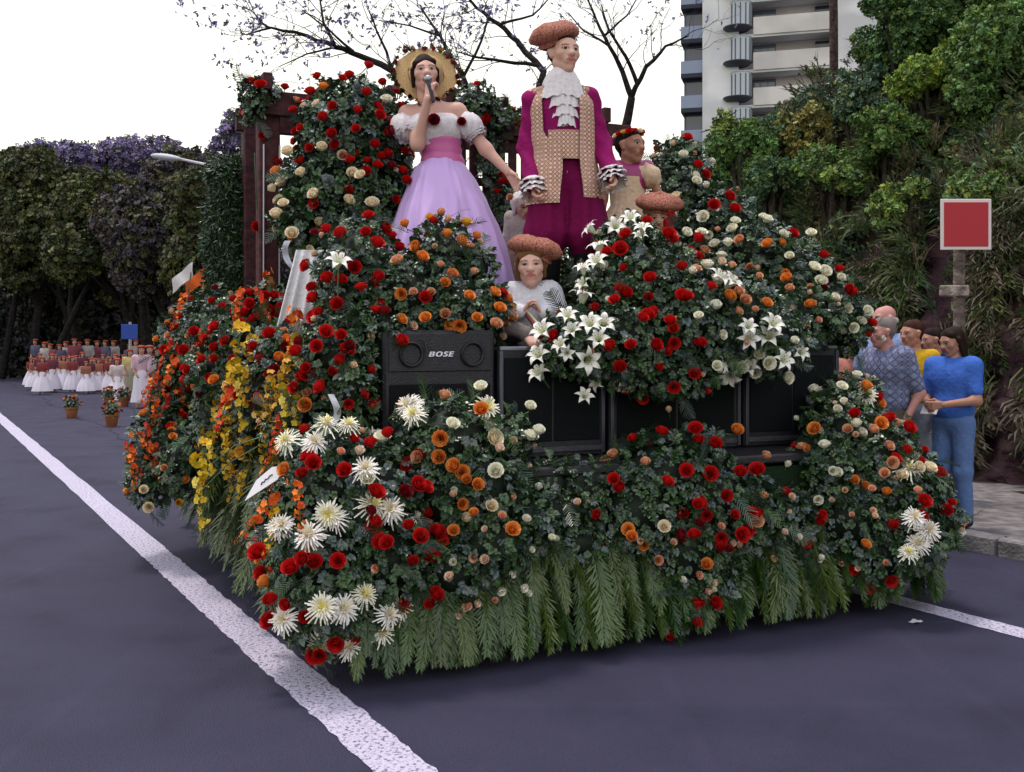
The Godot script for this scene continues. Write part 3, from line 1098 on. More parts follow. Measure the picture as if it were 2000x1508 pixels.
func trousers_into(g: Geo, j: Dictionary, col: Color, cell := 0.014) -> void:
	var k: float = j.k
	g.nets([[j.waist.lerp(j.hip, 0.55), j.hip, 0.132 * k, 0.15 * k, col, Vector3(1, 1, 0.86)],
		[j.hp_l, j.kn_l, 0.102 * k, 0.075 * k, col], [j.hp_r, j.kn_r, 0.102 * k, 0.075 * k, col],
		[j.kn_l, j.an_l + Vector3(0, 0.01, 0), 0.075 * k, 0.06 * k, col], [j.kn_r, j.an_r + Vector3(0, 0.01, 0), 0.075 * k, 0.06 * k, col]], cell, 0.04 * k)
	crease(g, 0.0035 * k)


func shoes_into(g: Geo, j: Dictionary, col: Color) -> void:
	var k: float = j.k
	for s in ["l", "r"]:
		var a: Vector3 = j["an_" + s]
		g.nets([[a + Vector3(0, -0.02, -0.03) * k, a + Vector3(0, -0.045, 0.13) * k, 0.048 * k, 0.04 * k, col]], 0.012, 0.02)


func lean(yaw: float, pitch := 0.0, roll := 0.0) -> Basis:
	return Basis.from_euler(Vector3(deg_to_rad(pitch), deg_to_rad(yaw), deg_to_rad(roll)))


# a bystander in everyday clothes
func bystander(label: String, at: Vector3, yaw: float, j: Dictionary, o: Dictionary, group := "spectators on the right pavement") -> Node3D:
	var t := thing("person", label, "person", at, deg_to_rad(yaw), group)
	var b := Geo.new()
	body_into(b, j, o)
	obj("body", b, M.skin, t)
	var s := Geo.new()
	shirt_into(s, j, o.shirt, o.get("sleeve", 0.3), o.get("loose", 1.0))
	obj(o.get("top", "shirt"), s, M[o.get("stuff", "cloth")], t)
	var p := Geo.new()
	trousers_into(p, j, o.trousers)
	obj("trousers", p, M.cloth, t)
	var f := Geo.new()
	shoes_into(f, j, lin(0.03, 0.025, 0.02))
	obj("shoes", f, M.hair, t)
	var h := Geo.new()
	hair_into(h, j, o.hair, o.get("style", "short"))
	obj("hair", h, M.hair, t)
	return t


# soft cap with a band, sitting on the head at c; tip says which way it droops
func beret_into(g: Geo, c: Vector3, basis: Basis, rad: Vector3, col := Color.WHITE) -> void:
	var pts := PackedVector3Array()
	var segs := 28
	var prof := [Vector2(0.0, 0.62), Vector2(0.45, 0.6), Vector2(0.8, 0.42), Vector2(1.0, 0.08), Vector2(0.96, -0.2), Vector2(0.76, -0.36), Vector2(0.68, -0.38), Vector2(0.69, -0.62), Vector2(0.64, -0.62)]
	for r in prof.size():
		for q in segs:
			var w := TAU * q / segs
			var f: float = 1.0 + (0.06 * sin(w * 7.0) + 0.04 * sin(w * 12.0 + 1.0) if r > 1 and r < 6 else 0.0)
			pts.append(c + basis * (Vector3(cos(w) * prof[r].x * f, prof[r].y * (1.0 + 0.12 * sin(w * 3.0)), sin(w) * prof[r].x * f) * rad))
	g.sheet(pts, prof.size(), segs, col, PackedColorArray(), true)


func ruffle_into(g: Geo, at: Vector3, dir: Vector3, r: float, len: float, col: Color) -> void:
	var keep := g.tf
	g.tf = keep * Transform3D(along(dir, Vector3(0.2, 0.1, 1), 1.0), at)
	for l in 3:
		g.lathe(Vector3(0, -len * 0.3 + len * 0.3 * l, 0), [Vector2(r * 0.5, -0.01), Vector2(r * 0.8, len * 0.15), Vector2(r * (1.05 - 0.1 * l), len * 0.35), Vector2(r * 0.95, len * 0.4)], 40, col, 0.14, 9.0, PackedColorArray(), 1, 1, l * 2)
	g.tf = keep


func singer() -> void:
	var t := thing("person", "woman in lavender dress and straw hat singing into a microphone", "person", spot(880, 607, 6.7), 0.0, "performers on the parade float")
	var j := stance(1.62)
	var set_ := {"head": Vector3(-0.16, 1.487, 0.05), "neck": Vector3(-0.125, 1.305, -0.01), "sh_l": Vector3(-0.275, 1.25, 0.0), "sh_r": Vector3(0.045, 1.265, 0), "chest": Vector3(-0.11, 1.15, 0.0), "waist": Vector3(-0.062, 1.0, 0), "hip": Vector3(-0.02, 0.86, 0),
		"el_l": Vector3(-0.2, 1.035, 0.12), "wr_l": Vector3(-0.125, 1.3, 0.22), "el_r": Vector3(0.225, 1.02, 0.04), "wr_r": Vector3(0.37, 0.86, 0.11), "hand_l": Vector3(0.15, 1.0, -0.1), "palm_l": Vector3(0.6, 0.2, -0.8), "hand_r": Vector3(0.5, -0.75, 0.25), "palm_r": Vector3(-0.2, -0.5, 0.8), "hp_l": Vector3(-0.08, 0.78, 0), "hp_r": Vector3(0.0, 0.78, 0)}
	for q in set_:
		j[q] = set_[q]
	j.hs = 0.24
	j.hb = lean(12, -6, 4)
	var sk := lin(0.58, 0.33, 0.27)
	var o := {"skin": sk, "sing": 1.0, "lip": lin(0.35, 0.04, 0.06), "curl_l": 0.85, "curl_r": 0.2, "cell": 0.011, "brow": lin(0.04, 0.02, 0.015), "head_cell": 0.0042, "wide": 0.82}
	var b := Geo.new()
	body_into(b, j, o)
	obj("body", b, M.skin, t)
	var h := Geo.new()
	hair_into(h, j, lin(0.022, 0.011, 0.009), "fringe")
	obj("hair", h, M.hair, t)
	# bodice and puffed off-shoulder sleeves
	var white := lin(0.72, 0.68, 0.72)
	var d := Geo.new()
	d.nets([[Vector3(-0.2, 1.15, 0.02), Vector3(-0.015, 1.155, 0.02), 0.1, 0.1, white, Vector3(1, 1, 0.95)], [Vector3(-0.16, 1.16, 0.07), Vector3(-0.15, 1.15, 0.08), 0.07, 0.07, white], [Vector3(-0.05, 1.165, 0.07), Vector3(-0.06, 1.155, 0.08), 0.07, 0.07, white],
		[Vector3(-0.1, 1.1, 0.01), Vector3(-0.08, 1.04, 0.0), 0.122, 0.122, white, Vector3(1, 1, 0.88)]], 0.011, 0.04)
	crease(d, 0.004)
	obj("bodice", d, M.cloth, t)
	for s in [0, 1]:
		var p := Geo.new()
		var a: Vector3 = [Vector3(-0.31, 1.2, 0.01), Vector3(0.09, 1.215, 0.01)][s]
		var e: Vector3 = [Vector3(-0.275, 1.12, 0.06), Vector3(0.155, 1.12, 0.025)][s]
		p.ball(a.lerp(e, 0.5), Vector3(0.082, 0.095, 0.085), white, 28, 16, 0.0, along(e - a, Vector3(0, 0, 1), 1.0))
		for q in p.v.size():
			var r: Vector3 = p.v[q] - a.lerp(e, 0.5)
			p.v[q] += r * 0.07 * sin(atan2(r.z, r.x) * 9.0)
		ruffle_into(p, e, e - a, 0.07, 0.05, white)
		obj("sleeve", p, M.cloth, t)
	var sash := Geo.new()
	var prof: Array = []
	for r in 9:
		prof.append(Vector2(0.131 + 0.012 * absf(r - 4.0) / 4.0 + 0.005 * sin(r * 2.4), 1.09 - r * 0.0225))
	sash.tf = Transform3D(Basis(Vector3.RIGHT, Vector3(-0.2, 1, 0), Vector3.BACK), Vector3(0.14, 0, 0))
	sash.lathe(Vector3.ZERO, prof, 36, lin(0.5, 0.1, 0.3), 0.02, 5.0, PackedColorArray(), 1.0, 0.88)
	obj("sash", sash, M.satin, t)
	var skirt := Geo.new()
	prof = [Vector2(0.128, 0.95)]
	for r in 16:
		var f := (r + 1) / 16.0
		prof.append(Vector2(0.14 + 0.28 * pow(sin(f * PI * 0.5), 0.9) - 0.02 * f * f, 0.95 - 0.93 * f))
	skirt.tf = Transform3D(Basis(Vector3.RIGHT, Vector3(-0.06, 1, 0), Vector3.BACK), Vector3(0.0, 0, 0))
	skirt.lathe(Vector3.ZERO, prof, 180, lin(0.5, 0.33, 0.66), 0.1, 11.0)
	crease(skirt, 0.006)
	obj("skirt", skirt, M.satin, t)
	# straw hat behind the face, with a wreath along the rim
	var hat := thing_part("straw_hat", t)
	var hb := lean(6, 68, 0)
	var g := Geo.new()
	g.tf = Transform3D(hb, Vector3(-0.16, 1.51, -0.035))
	g.lathe(Vector3.ZERO, [Vector2(0.0, 0.1), Vector2(0.08, 0.1), Vector2(0.105, 0.07), Vector2(0.112, 0.0), Vector2(0.15, -0.012), Vector2(0.198, -0.008), Vector2(0.2, 0.0), Vector2(0.15, -0.004), Vector2(0.116, 0.006)], 48, lin(0.6, 0.42, 0.22), 0.03, 3.0)
	obj("brim", g, M.straw, hat)
	for k in 22:
		var w := TAU * k / 22.0 + rng.randf() * 0.15
		var at := Vector3(-0.16, 1.51, -0.035) + hb * (Vector3(cos(w), 0.02, sin(w)) * rng.randf_range(0.19, 0.215))
		var kind: String = ["dark", "dark", "gold", "bud"][k % 4] if k % 3 == 0 else "dark"
		flower_on(hat, kind, at, hb * Vector3(cos(w), 0.9, sin(w)) + away() * 0.4, 0.55)
	var where: Array = []
	var tints := PackedColorArray()
	for k in 90:
		var w := rng.randf() * TAU
		var at := Vector3(-0.16, 1.51, -0.035) + hb * (Vector3(cos(w), 0.03, sin(w)) * rng.randf_range(0.18, 0.215))
		where.append(Transform3D(along(hb * Vector3(cos(w), 0.3, sin(w)) + away() * 0.6, away(), rng.randf_range(0.035, 0.06)), at))
		tints.append(vary([lin(0.05, 0.05, 0.02), lin(0.08, 0.05, 0.03), lin(0.03, 0.05, 0.025)][k % 3], 0.3))
	many("wreath_leaves", FORM.sprig, M.leaf, where, tints, hat)
	flower_on(t, "dark", Vector3(-0.095, 1.175, 0.165), Vector3(0.1, 0.1, 1), 1.15)
	flower_on(t, "dark", Vector3(0.075, 1.18, 0.1), Vector3(0.3, 0.1, 1), 1.0)
	flower_on(t, "dark", Vector3(-0.355, 1.13, 0.07), Vector3(-0.6, 0.1, 1), 1.05)
	var pos := t.position
	var m := thing("microphone", "handheld microphone held up to the singing woman's mouth", "microphone", pos + Vector3(-0.11, 1.36, 0.225))
	var mg := Geo.new()
	mg.tube([Vector3(0.02, -0.09, 0.03), Vector3(0.0, 0.0, 0.0), Vector3(-0.012, 0.045, -0.02)], [0.011, 0.014, 0.018], 10, lin(0.03, 0.03, 0.035))
	obj("handle", mg, M.metal, m)
	var mh := Geo.new()
	mh.ball(Vector3(-0.018, 0.065, -0.028), Vector3(0.026, 0.026, 0.026), lin(0.3, 0.3, 0.33), 14, 10)
	obj("grille", mh, M.metal, m)


func thing_part(called: String, parent: Node3D) -> Node3D:
	var o := Node3D.new()
	o.name = numbered(called, parent)
	parent.add_child(o, true)
	return o


func flower_on(parent: Node3D, kind: String, at: Vector3, face: Vector3, size: float) -> void:
	var keep := parent.position
	parent.position = Vector3.ZERO
	flower(parent, kind, at, face, size)
	parent.position = keep


# part of a coat wrapped on an oval trunk: angles a0(y)..a1(y) in degrees from the front, heights from top to bottom
func wrap_into(g: Geo, axis: Callable, y0: float, y1: float, a0: Callable, a1: Callable, off: float, col: Color, rows := 18, cols := 10) -> void:
	var pts := PackedVector3Array()
	for side in 2:
		pts.clear()
		for r in rows:
			var y := lerpf(y0, y1, float(r) / (rows - 1))
			var ax: Array = axis.call(y)
			for q in cols:
				var w := deg_to_rad(lerpf(a0.call(y), a1.call(y), float(q) / (cols - 1)))
				var o2 := off - 0.007 * side
				pts.append(Vector3(ax[0] + sin(w) * (ax[1] + o2), y, cos(w) * (ax[2] + o2) + 0.006 * sin(y * 40.0 + w * 3.0) * (y0 - y)))
		g.sheet(pts, rows, cols, col)


func youth() -> void:
	var t := thing("person", "youth in magenta jacket, brocade waistcoat and tilted cap standing beside singer", "person", spot(1115, 610, 6.5), 0.0, "performers on the parade float")
	var j := stance(1.7)
	var set_ := {"head": Vector3(-0.045, 1.583, 0.03), "neck": Vector3(-0.06, 1.405, -0.01), "sh_l": Vector3(-0.232, 1.318, 0), "sh_r": Vector3(0.108, 1.328, 0), "chest": Vector3(-0.06, 1.2, 0), "waist": Vector3(-0.045, 1.0, 0), "hip": Vector3(-0.03, 0.84, 0),
		"el_l": Vector3(-0.265, 1.03, -0.02), "wr_l": Vector3(-0.235, 0.775, 0.1), "el_r": Vector3(0.185, 1.05, -0.02), "wr_r": Vector3(0.235, 0.83, 0.13), "hp_l": Vector3(-0.13, 0.8, 0), "hp_r": Vector3(0.07, 0.8, 0), "kn_l": Vector3(-0.13, 0.43, 0.04), "kn_r": Vector3(0.09, 0.43, 0.04), "an_l": Vector3(-0.13, 0.08, -0.02), "an_r": Vector3(0.07, 0.08, -0.02)}
	for q in set_:
		j[q] = set_[q]
	j.hs = 0.255
	j.hb = lean(24, -2, 0)
	var sk := lin(0.6, 0.36, 0.28)
	var o := {"skin": sk, "curl_l": 0.55, "curl_r": 0.6, "lip": lin(0.42, 0.13, 0.12), "brow": lin(0.03, 0.016, 0.01), "head_cell": 0.0042}
	var b := Geo.new()
	body_into(b, j, o)
	obj("body", b, M.skin, t)
	var h := Geo.new()
	hair_into(h, j, lin(0.03, 0.016, 0.01))
	obj("hair", h, M.hair, t)
	var magenta := lin(0.27, 0.008, 0.115)
	var axis := func(y: float) -> Array:
		var f := clampf((1.36 - y) / 0.7, 0.0, 1.0)
		var rx := lerpf(0.145, 0.186, smoothstep(0.0, 0.12, f)) + 0.034 * smoothstep(0.5, 1.0, f) - 0.012 * sin(f * PI)
		return [lerpf(-0.06, -0.035, f), rx, lerpf(0.1, 0.135, smoothstep(0.0, 0.15, f)) + 0.02 * smoothstep(0.5, 1.0, f)]
	var g := Geo.new()
	var sl := []
	for s in ["l", "r"]:
		sl.append([j["sh_" + s] + Vector3(0, -0.012, 0), j["el_" + s], 0.062, 0.06, magenta])
		sl.append([j["el_" + s], j["wr_" + s], 0.061, 0.054, magenta])
		sl.append([j.neck + Vector3(0, -0.06, -0.02), j["sh_" + s] + Vector3(0, -0.014, 0), 0.07, 0.067, magenta])
	sl.append([Vector3(-0.06, 1.26, -0.02), Vector3(-0.04, 0.95, -0.02), 0.15, 0.14, magenta, Vector3(1.2, 1, 0.75)])
	sl.append([Vector3(-0.04, 0.95, -0.02), Vector3(-0.035, 0.74, -0.03), 0.14, 0.15, magenta, Vector3(1.2, 1, 0.75)])
	g.nets(sl, 0.013, 0.045)
	for q in g.v.size():
		var p := g.v[q]
		g.v[q] += Vector3(sin(p.y * 55.0 + p.z * 30.0), 0, cos(p.y * 47.0 + p.x * 40.0)) * 0.004
	obj("jacket", g, M.cloth, t)
	var inner := Geo.new()
	wrap_into(inner, axis, 1.34, 0.98, func(_y): return -42.0, func(_y): return 40.0, 0.006, magenta)
	obj("lapel", inner, M.cloth, t)
	var vest := Geo.new()
	wrap_into(vest, axis, 1.375, 0.655, func(_y): return -112.0, func(y): return -38.0 + 34.0 * smoothstep(1.1, 0.95, y) - 6.0 * smoothstep(0.9, 0.65, y), 0.028, Color.WHITE, 24, 12)
	obj("waistcoat_panel", vest, M.brocade, t)
	vest = Geo.new()
	wrap_into(vest, axis, 1.375, 0.69, func(y): return 30.0 - 4.0 * smoothstep(1.2, 0.9, y), func(_y): return 104.0, 0.028, Color.WHITE, 24, 10)
	obj("waistcoat_panel", vest, M.brocade, t)
	var band := Geo.new()
	wrap_into(band, axis, 1.1, 0.925, func(_y): return -30.0, func(_y): return 34.0, 0.013, Color.WHITE, 8, 8)
	obj("waistband", band, M.brocade, t)
	for s in [[-0.195, 1.362], [0.075, 1.37]]:
		var ep := Geo.new()
		ep.ball(Vector3(s[0], s[1] - 0.01, 0.0), Vector3(0.075, 0.035, 0.078), lin(0.95, 0.8, 0.85), 16, 10, 0.0, lean(0, 0, 24 if s[0] < 0 else -22))
		obj("shoulder_piece", ep, M.brocade, t)
	# lace shirt front in falling ruffles, and a high collar
	var lace := lin(0.8, 0.75, 0.78)
	var r := Geo.new()
	r.nets([[Vector3(-0.055, 1.42, 0.0), Vector3(-0.055, 1.445, 0.012), 0.078, 0.076, lace], [Vector3(-0.06, 1.38, 0.06), Vector3(-0.05, 1.14, 0.12), 0.1, 0.05, lace, Vector3(1.2, 1, 0.5)]], 0.012, 0.04)
	for k in 4:
		var pts := PackedVector3Array()
		var y := 1.41 - k * 0.06
		var half := 0.112 - 0.017 * k
		for row in 5:
			for q in 33:
				var f := q / 16.0 - 1.0
				var fr := row / 4.0
				pts.append(Vector3(-0.055 + f * half * (1.0 + 0.2 * fr) + 0.006 * k, y - 0.1 * fr - 0.02 * absf(f) + 0.005 * sin(q * 0.9 + k * 1.3), 0.14 + 0.016 * fr + 0.006 * fr * sin(q * 1.2 + k * 2.0) - 0.05 * f * f + 0.004 * k))
		r.sheet(pts, 5, 33, lace)
	obj("lace_jabot", r, M.cloth, t)
	for s in ["l", "r"]:
		var cu := Geo.new()
		var wr: Vector3 = j["wr_" + s]
		ruffle_into(cu, wr, (j["wr_" + s] - j["el_" + s]).normalized(), 0.085, 0.11, lin(0.74, 0.68, 0.7))
		obj("lace_cuff", cu, M.cloth, t)
	var br := Geo.new()
	var plum := lin(0.165, 0.006, 0.06)
	br.nets([[Vector3(-0.04, 0.93, 0), Vector3(-0.03, 0.82, 0), 0.14, 0.15, plum, Vector3(1.15, 1, 0.8)],
		[Vector3(-0.12, 0.78, 0.01), Vector3(-0.15, 0.47, 0.03), 0.12, 0.135, plum], [Vector3(0.06, 0.78, 0.01), Vector3(0.1, 0.47, 0.03), 0.12, 0.135, plum],
		[Vector3(-0.15, 0.47, 0.03), Vector3(-0.14, 0.37, 0.02), 0.135, 0.08, plum], [Vector3(0.1, 0.47, 0.03), Vector3(0.09, 0.37, 0.02), 0.135, 0.08, plum]], 0.014, 0.03)
	for q in br.v.size():
		var p := br.v[q]
		if p.y < 0.72:
			var cx := -0.14 if p.x < -0.03 else 0.08
			var w := atan2(p.z - 0.02, p.x - cx)
			br.v[q] += Vector3(cos(w), 0, sin(w)) * 0.008 * sin(w * 9.0) * smoothstep(0.76, 0.6, p.y) * smoothstep(0.36, 0.5, p.y)
	obj("breeches", br, M.cloth, t)
	var bt := Geo.new()
	var black := lin(0.012, 0.013, 0.012)
	for s in ["l", "r"]:
		var kn: Vector3 = j["kn_" + s]
		var an: Vector3 = j["an_" + s]
		bt.nets([[kn - Vector3(0, 0.04, 0), an, 0.075, 0.055, black], [an, an + Vector3(0, -0.035, 0.15), 0.055, 0.042, black]], 0.013, 0.03)
	obj("boots", bt, M.hair, t)
	var cap := Geo.new()
	beret_into(cap, Vector3(-0.105, 1.71, 0.0), lean(20, 4, 14), Vector3(0.158, 0.115, 0.15))
	obj("cap", cap, M.brocade_dark, t)


func small_child() -> void:
	var at := onfloat(1.25, 0.62, 1.555)
	var t := thing("person", "small child in white blouse and patterned cap sitting with clasped hands", "person", at, 0.0, "performers on the parade float")
	var j := stance(1.0)
	var set_ := {"k": 0.62, "head": Vector3(-0.012, 0.452, 0.05), "neck": Vector3(0.0, 0.335, 0.01), "sh_l": Vector3(-0.1, 0.305, 0.0), "sh_r": Vector3(0.1, 0.305, 0), "chest": Vector3(0, 0.235, 0), "waist": Vector3(0, 0.14, 0), "hip": Vector3(0, 0.06, 0),
		"el_l": Vector3(-0.14, 0.18, 0.06), "wr_l": Vector3(-0.055, 0.2, 0.16), "el_r": Vector3(0.14, 0.18, 0.06), "wr_r": Vector3(0.04, 0.19, 0.16), "hp_l": Vector3(-0.05, 0.06, 0.0), "hp_r": Vector3(0.05, 0.06, 0.0), "kn_l": Vector3(-0.15, 0.11, 0.17), "kn_r": Vector3(0.14, 0.1, 0.17), "an_l": Vector3(0.02, 0.04, 0.24), "an_r": Vector3(-0.03, 0.04, 0.22),
		"hand_l": Vector3(0.55, 0.75, 0.1), "hand_r": Vector3(-0.5, 0.75, 0.1), "palm_l": Vector3(0.7, -0.4, 0.1), "palm_r": Vector3(-0.7, -0.4, 0.1)}
	for q in set_:
		j[q] = set_[q]
	j.hs = 0.232
	j.hb = lean(-4, 2, 2)
	var o := {"skin": lin(0.66, 0.39, 0.32), "cell": 0.01, "curl_l": 0.5, "curl_r": 0.5, "brow": lin(0.12, 0.06, 0.03), "lip": lin(0.5, 0.14, 0.13), "hand_cell": 0.003, "head_cell": 0.004}
	var b := Geo.new()
	body_into(b, j, o)
	obj("body", b, M.skin, t)
	var white := lin(0.74, 0.73, 0.8)
	var g := Geo.new()
	var bones := [[Vector3(-0.05, 0.25, 0), Vector3(0.05, 0.25, 0), 0.105, 0.105, white, Vector3(1, 1, 0.9)], [Vector3(0, 0.22, 0), Vector3(0, 0.08, 0.0), 0.11, 0.12, white, Vector3(1, 1, 0.9)]]
	for s in ["l", "r"]:
		bones.append([j["sh_" + s], j["el_" + s], 0.065, 0.062, white])
		bones.append([j["el_" + s], j["el_" + s].lerp(j["wr_" + s], 0.75), 0.06, 0.045, white])
		bones.append([j.neck + Vector3(0, -0.03, 0), j["sh_" + s], 0.05, 0.06, white])
	g.nets(bones, 0.009, 0.03)
	crease(g, 0.006)
	ruffle_into(g, Vector3(0, 0.335, 0.015), Vector3(0, 1, 0.1), 0.07, 0.04, white)
	obj("blouse", g, M.cloth, t)
	var p2 := Geo.new()
	trousers_into(p2, j, lin(0.2, 0.17, 0.17), 0.01)
	obj("trousers", p2, M.cloth, t)
	var st := Geo.new()
	st.tube([Vector3(-0.06, 0.2, 0.14), Vector3(0.0, 0.12, 0.2), Vector3(0.06, 0.06, 0.22), Vector3(0.1, 0.03, 0.2)], [0.012, 0.013, 0.013, 0.012], 8, lin(0.16, 0.015, 0.02))
	st.tube([Vector3(-0.05, 0.21, 0.145), Vector3(0.015, 0.13, 0.205), Vector3(0.075, 0.07, 0.225), Vector3(0.115, 0.04, 0.2)], [0.008, 0.009, 0.009, 0.008], 8, lin(0.6, 0.5, 0.3))
	obj("ribbon_sash", st, M.satin, t)
	var hr := Geo.new()
	hair_into(hr, j, lin(0.16, 0.08, 0.035), "fringe")
	obj("hair", hr, M.hair, t)
	var cap := Geo.new()
	beret_into(cap, Vector3(0.01, 0.552, 0.015), lean(0, -4, -12), Vector3(0.158, 0.105, 0.145))
	obj("cap", cap, M.brocade_dark, t)


func flower_girl() -> void:
	var t := thing("person", "dark-haired girl with a flower crown looking right behind the youth", "person", Vector3(spot(1225, 450, 7.0).x, 1.7, -7.0), 0.0, "performers on the parade float")
	var j := stance(1.27)
	j.hb = lean(44, -2, 0)
	j.hs = 0.23
	j.head = Vector3(0.02, 1.165, 0.02)
	j.neck = Vector3(0.0, 1.03, 0)
	j.el_r = Vector3(0.22, 0.82, 0.02)
	j.wr_r = Vector3(0.16, 0.68, 0.16)
	var sk := lin(0.34, 0.165, 0.11)
	var b := Geo.new()
	body_into(b, j, {"skin": sk, "lip": lin(0.25, 0.06, 0.06), "brow": lin(0.015, 0.01, 0.008), "head_cell": 0.0045})
	obj("body", b, M.skin, t)
	var h := Geo.new()
	hair_into(h, j, lin(0.018, 0.012, 0.01), "short")
	obj("hair", h, M.hair, t)
	var g := Geo.new()
	var mg := lin(0.27, 0.01, 0.12)
	shirt_into(g, j, mg, 0.0, 1.0, false)
	obj("bodice", g, M.satin, t)
	var cream := lin(0.68, 0.52, 0.36)
	for s in [-1.0, 1.0]:
		var p := Geo.new()
		p.ball(Vector3(0.135 * s, 0.975, 0.02), Vector3(0.075, 0.09, 0.082), cream, 28, 14, 0.1, lean(0, 0, 35.0 * s))
		for q in p.v.size():
			var r: Vector3 = p.v[q] - Vector3(0.135 * s, 0.975, 0.02)
			p.v[q] += r * 0.09 * sin(atan2(r.z, r.x) * 8.0)
		crease(p, 0.006)
		obj("sleeve", p, M.cloth, t)
	var ap := Geo.new()
	ap.lathe(Vector3.ZERO, [Vector2(0.118, 0.96), Vector2(0.118, 0.86), Vector2(0.112, 0.78), Vector2(0.17, 0.68), Vector2(0.23, 0.5), Vector2(0.27, 0.3), Vector2(0.3, 0.06)], 90, cream, 0.05, 13.0, PackedColorArray(), 1, 0.9)
	obj("dress", ap, M.cloth, t)
	for k in 13:
		var w := TAU * k / 13.0
		var at: Vector3 = j.head + j.hb * (Vector3(cos(w) * 0.36, 0.34 + 0.05 * sin(w), sin(w) * 0.37 - 0.05) * j.hs)
		flower_on(t, ["red", "gold", "red", "cream", "red"][k % 5], at, Vector3(cos(w) * 0.5, 0.8, 0.5), 0.62)


func hidden_children() -> void:
	var t := thing("person", "toddler in white bonnet half hidden between the singer and the youth", "person", Vector3(spot(1022, 450, 6.95).x, 1.7, -6.95), 0.0, "performers on the parade float")
	var j := stance(0.86)
	j.hs = 0.19
	j.head = Vector3(0, 0.755, 0.02)
	j.neck = Vector3(0, 0.65, 0)
	j.hb = lean(20, 12, 0)
	var b := Geo.new()
	body_into(b, j, {"skin": lin(0.5, 0.28, 0.21), "hand_cell": 0.004})
	obj("body", b, M.skin, t)
	var g := Geo.new()
	var c := lin(0.5, 0.45, 0.4)
	shirt_into(g, j, c, 1.0, 1.15)
	g.lathe(Vector3.ZERO, [Vector2(0.08, 0.55), Vector2(0.14, 0.4), Vector2(0.18, 0.2), Vector2(0.2, 0.03)], 60, lin(0.2, 0.13, 0.12), 0.06, 11)
	obj("dress", g, M.cloth, t)
	var bn := Geo.new()
	bn.tf = Transform3D(j.hb * Basis.from_scale(Vector3.ONE * j.hs), j.head)
	bn.nets([[Vector3(0, 0.18, -0.16), Vector3(0, 0.22, 0.0), 0.42, 0.38, lin(0.75, 0.72, 0.7)], [Vector3(-0.3, 0.28, 0.16), Vector3(0.3, 0.28, 0.16), 0.1, 0.1, lin(0.76, 0.73, 0.72)], [Vector3(-0.36, 0.2, 0.12), Vector3(-0.36, -0.2, 0.08), 0.09, 0.07, lin(0.76, 0.73, 0.72)], [Vector3(0.36, 0.2, 0.12), Vector3(0.36, -0.2, 0.08), 0.09, 0.07, lin(0.76, 0.73, 0.72)]], 0.035, 0.08)
	obj("bonnet", bn, M.cloth, t)
	flower_on(t, "peach", j.head + Vector3(-0.085, 0.06, 0.06), Vector3(-0.5, 0.4, 1), 0.75)
	flower_on(t, "red", j.head + Vector3(0.02, 0.1, 0.07), Vector3(0, 0.5, 1), 0.5)
	t = thing("person", "child in peach clothes and patterned cap bending down behind the lilies", "person", Vector3(spot(1285, 450, 6.7).x, 1.7, -6.7), 0.0, "performers on the parade float")
	j = stance(0.9)
	j.hs = 0.2
	j.head = Vector3(0.0, 0.66, 0.08)
	j.neck = Vector3(0, 0.56, 0.0)
	for s in ["l", "r"]:
		j["sh_" + s] += Vector3(0, -0.19, 0)
		j["el_" + s] += Vector3(0, -0.1, 0.04)
	j.chest += Vector3(0, -0.15, 0)
	j.waist += Vector3(0, -0.08, 0)
	j.hb = lean(-12, 16, 0)
	b = Geo.new()
	body_into(b, j, {"skin": lin(0.5, 0.28, 0.21), "hand_cell": 0.004})
	obj("body", b, M.skin, t)
	g = Geo.new()
	shirt_into(g, j, lin(0.6, 0.26, 0.2), 0.9, 1.15)
	obj("tunic", g, M.cloth, t)
	var tr := Geo.new()
	trousers_into(tr, j, lin(0.4, 0.14, 0.13))
	obj("trousers", tr, M.cloth, t)
	var cap := Geo.new()
	beret_into(cap, j.head + j.hb * Vector3(0, 0.085, -0.015), lean(-12, 14, -6), Vector3(0.15, 0.1, 0.14))
	obj("cap", cap, M.brocade_dark, t)


# ---------------------------------------------------------------- setting
# road axes: s metres right of the right-hand line, t metres along it away from the camera
func onroad(s: float, t: float, y := 0.0) -> Vector3:
	return Vector3(2.32 + 0.868 * s - 0.497 * t, y, -(6.46 + 0.497 * s + 0.868 * t))


func strip(s0: float, s1: float, t0: float, t1: float, y: float) -> Geo:
	var g := Geo.new()
	var n := maxi(1, int((t1 - t0) / 4.0))
	for k in n:
		var a := lerpf(t0, t1, float(k) / n)
		var b := lerpf(t0, t1, float(k + 1) / n)
		g.quad(onroad(s0, a, y), onroad(s1, a, y), onroad(s1, b, y), onroad(s0, b, y))
	return g


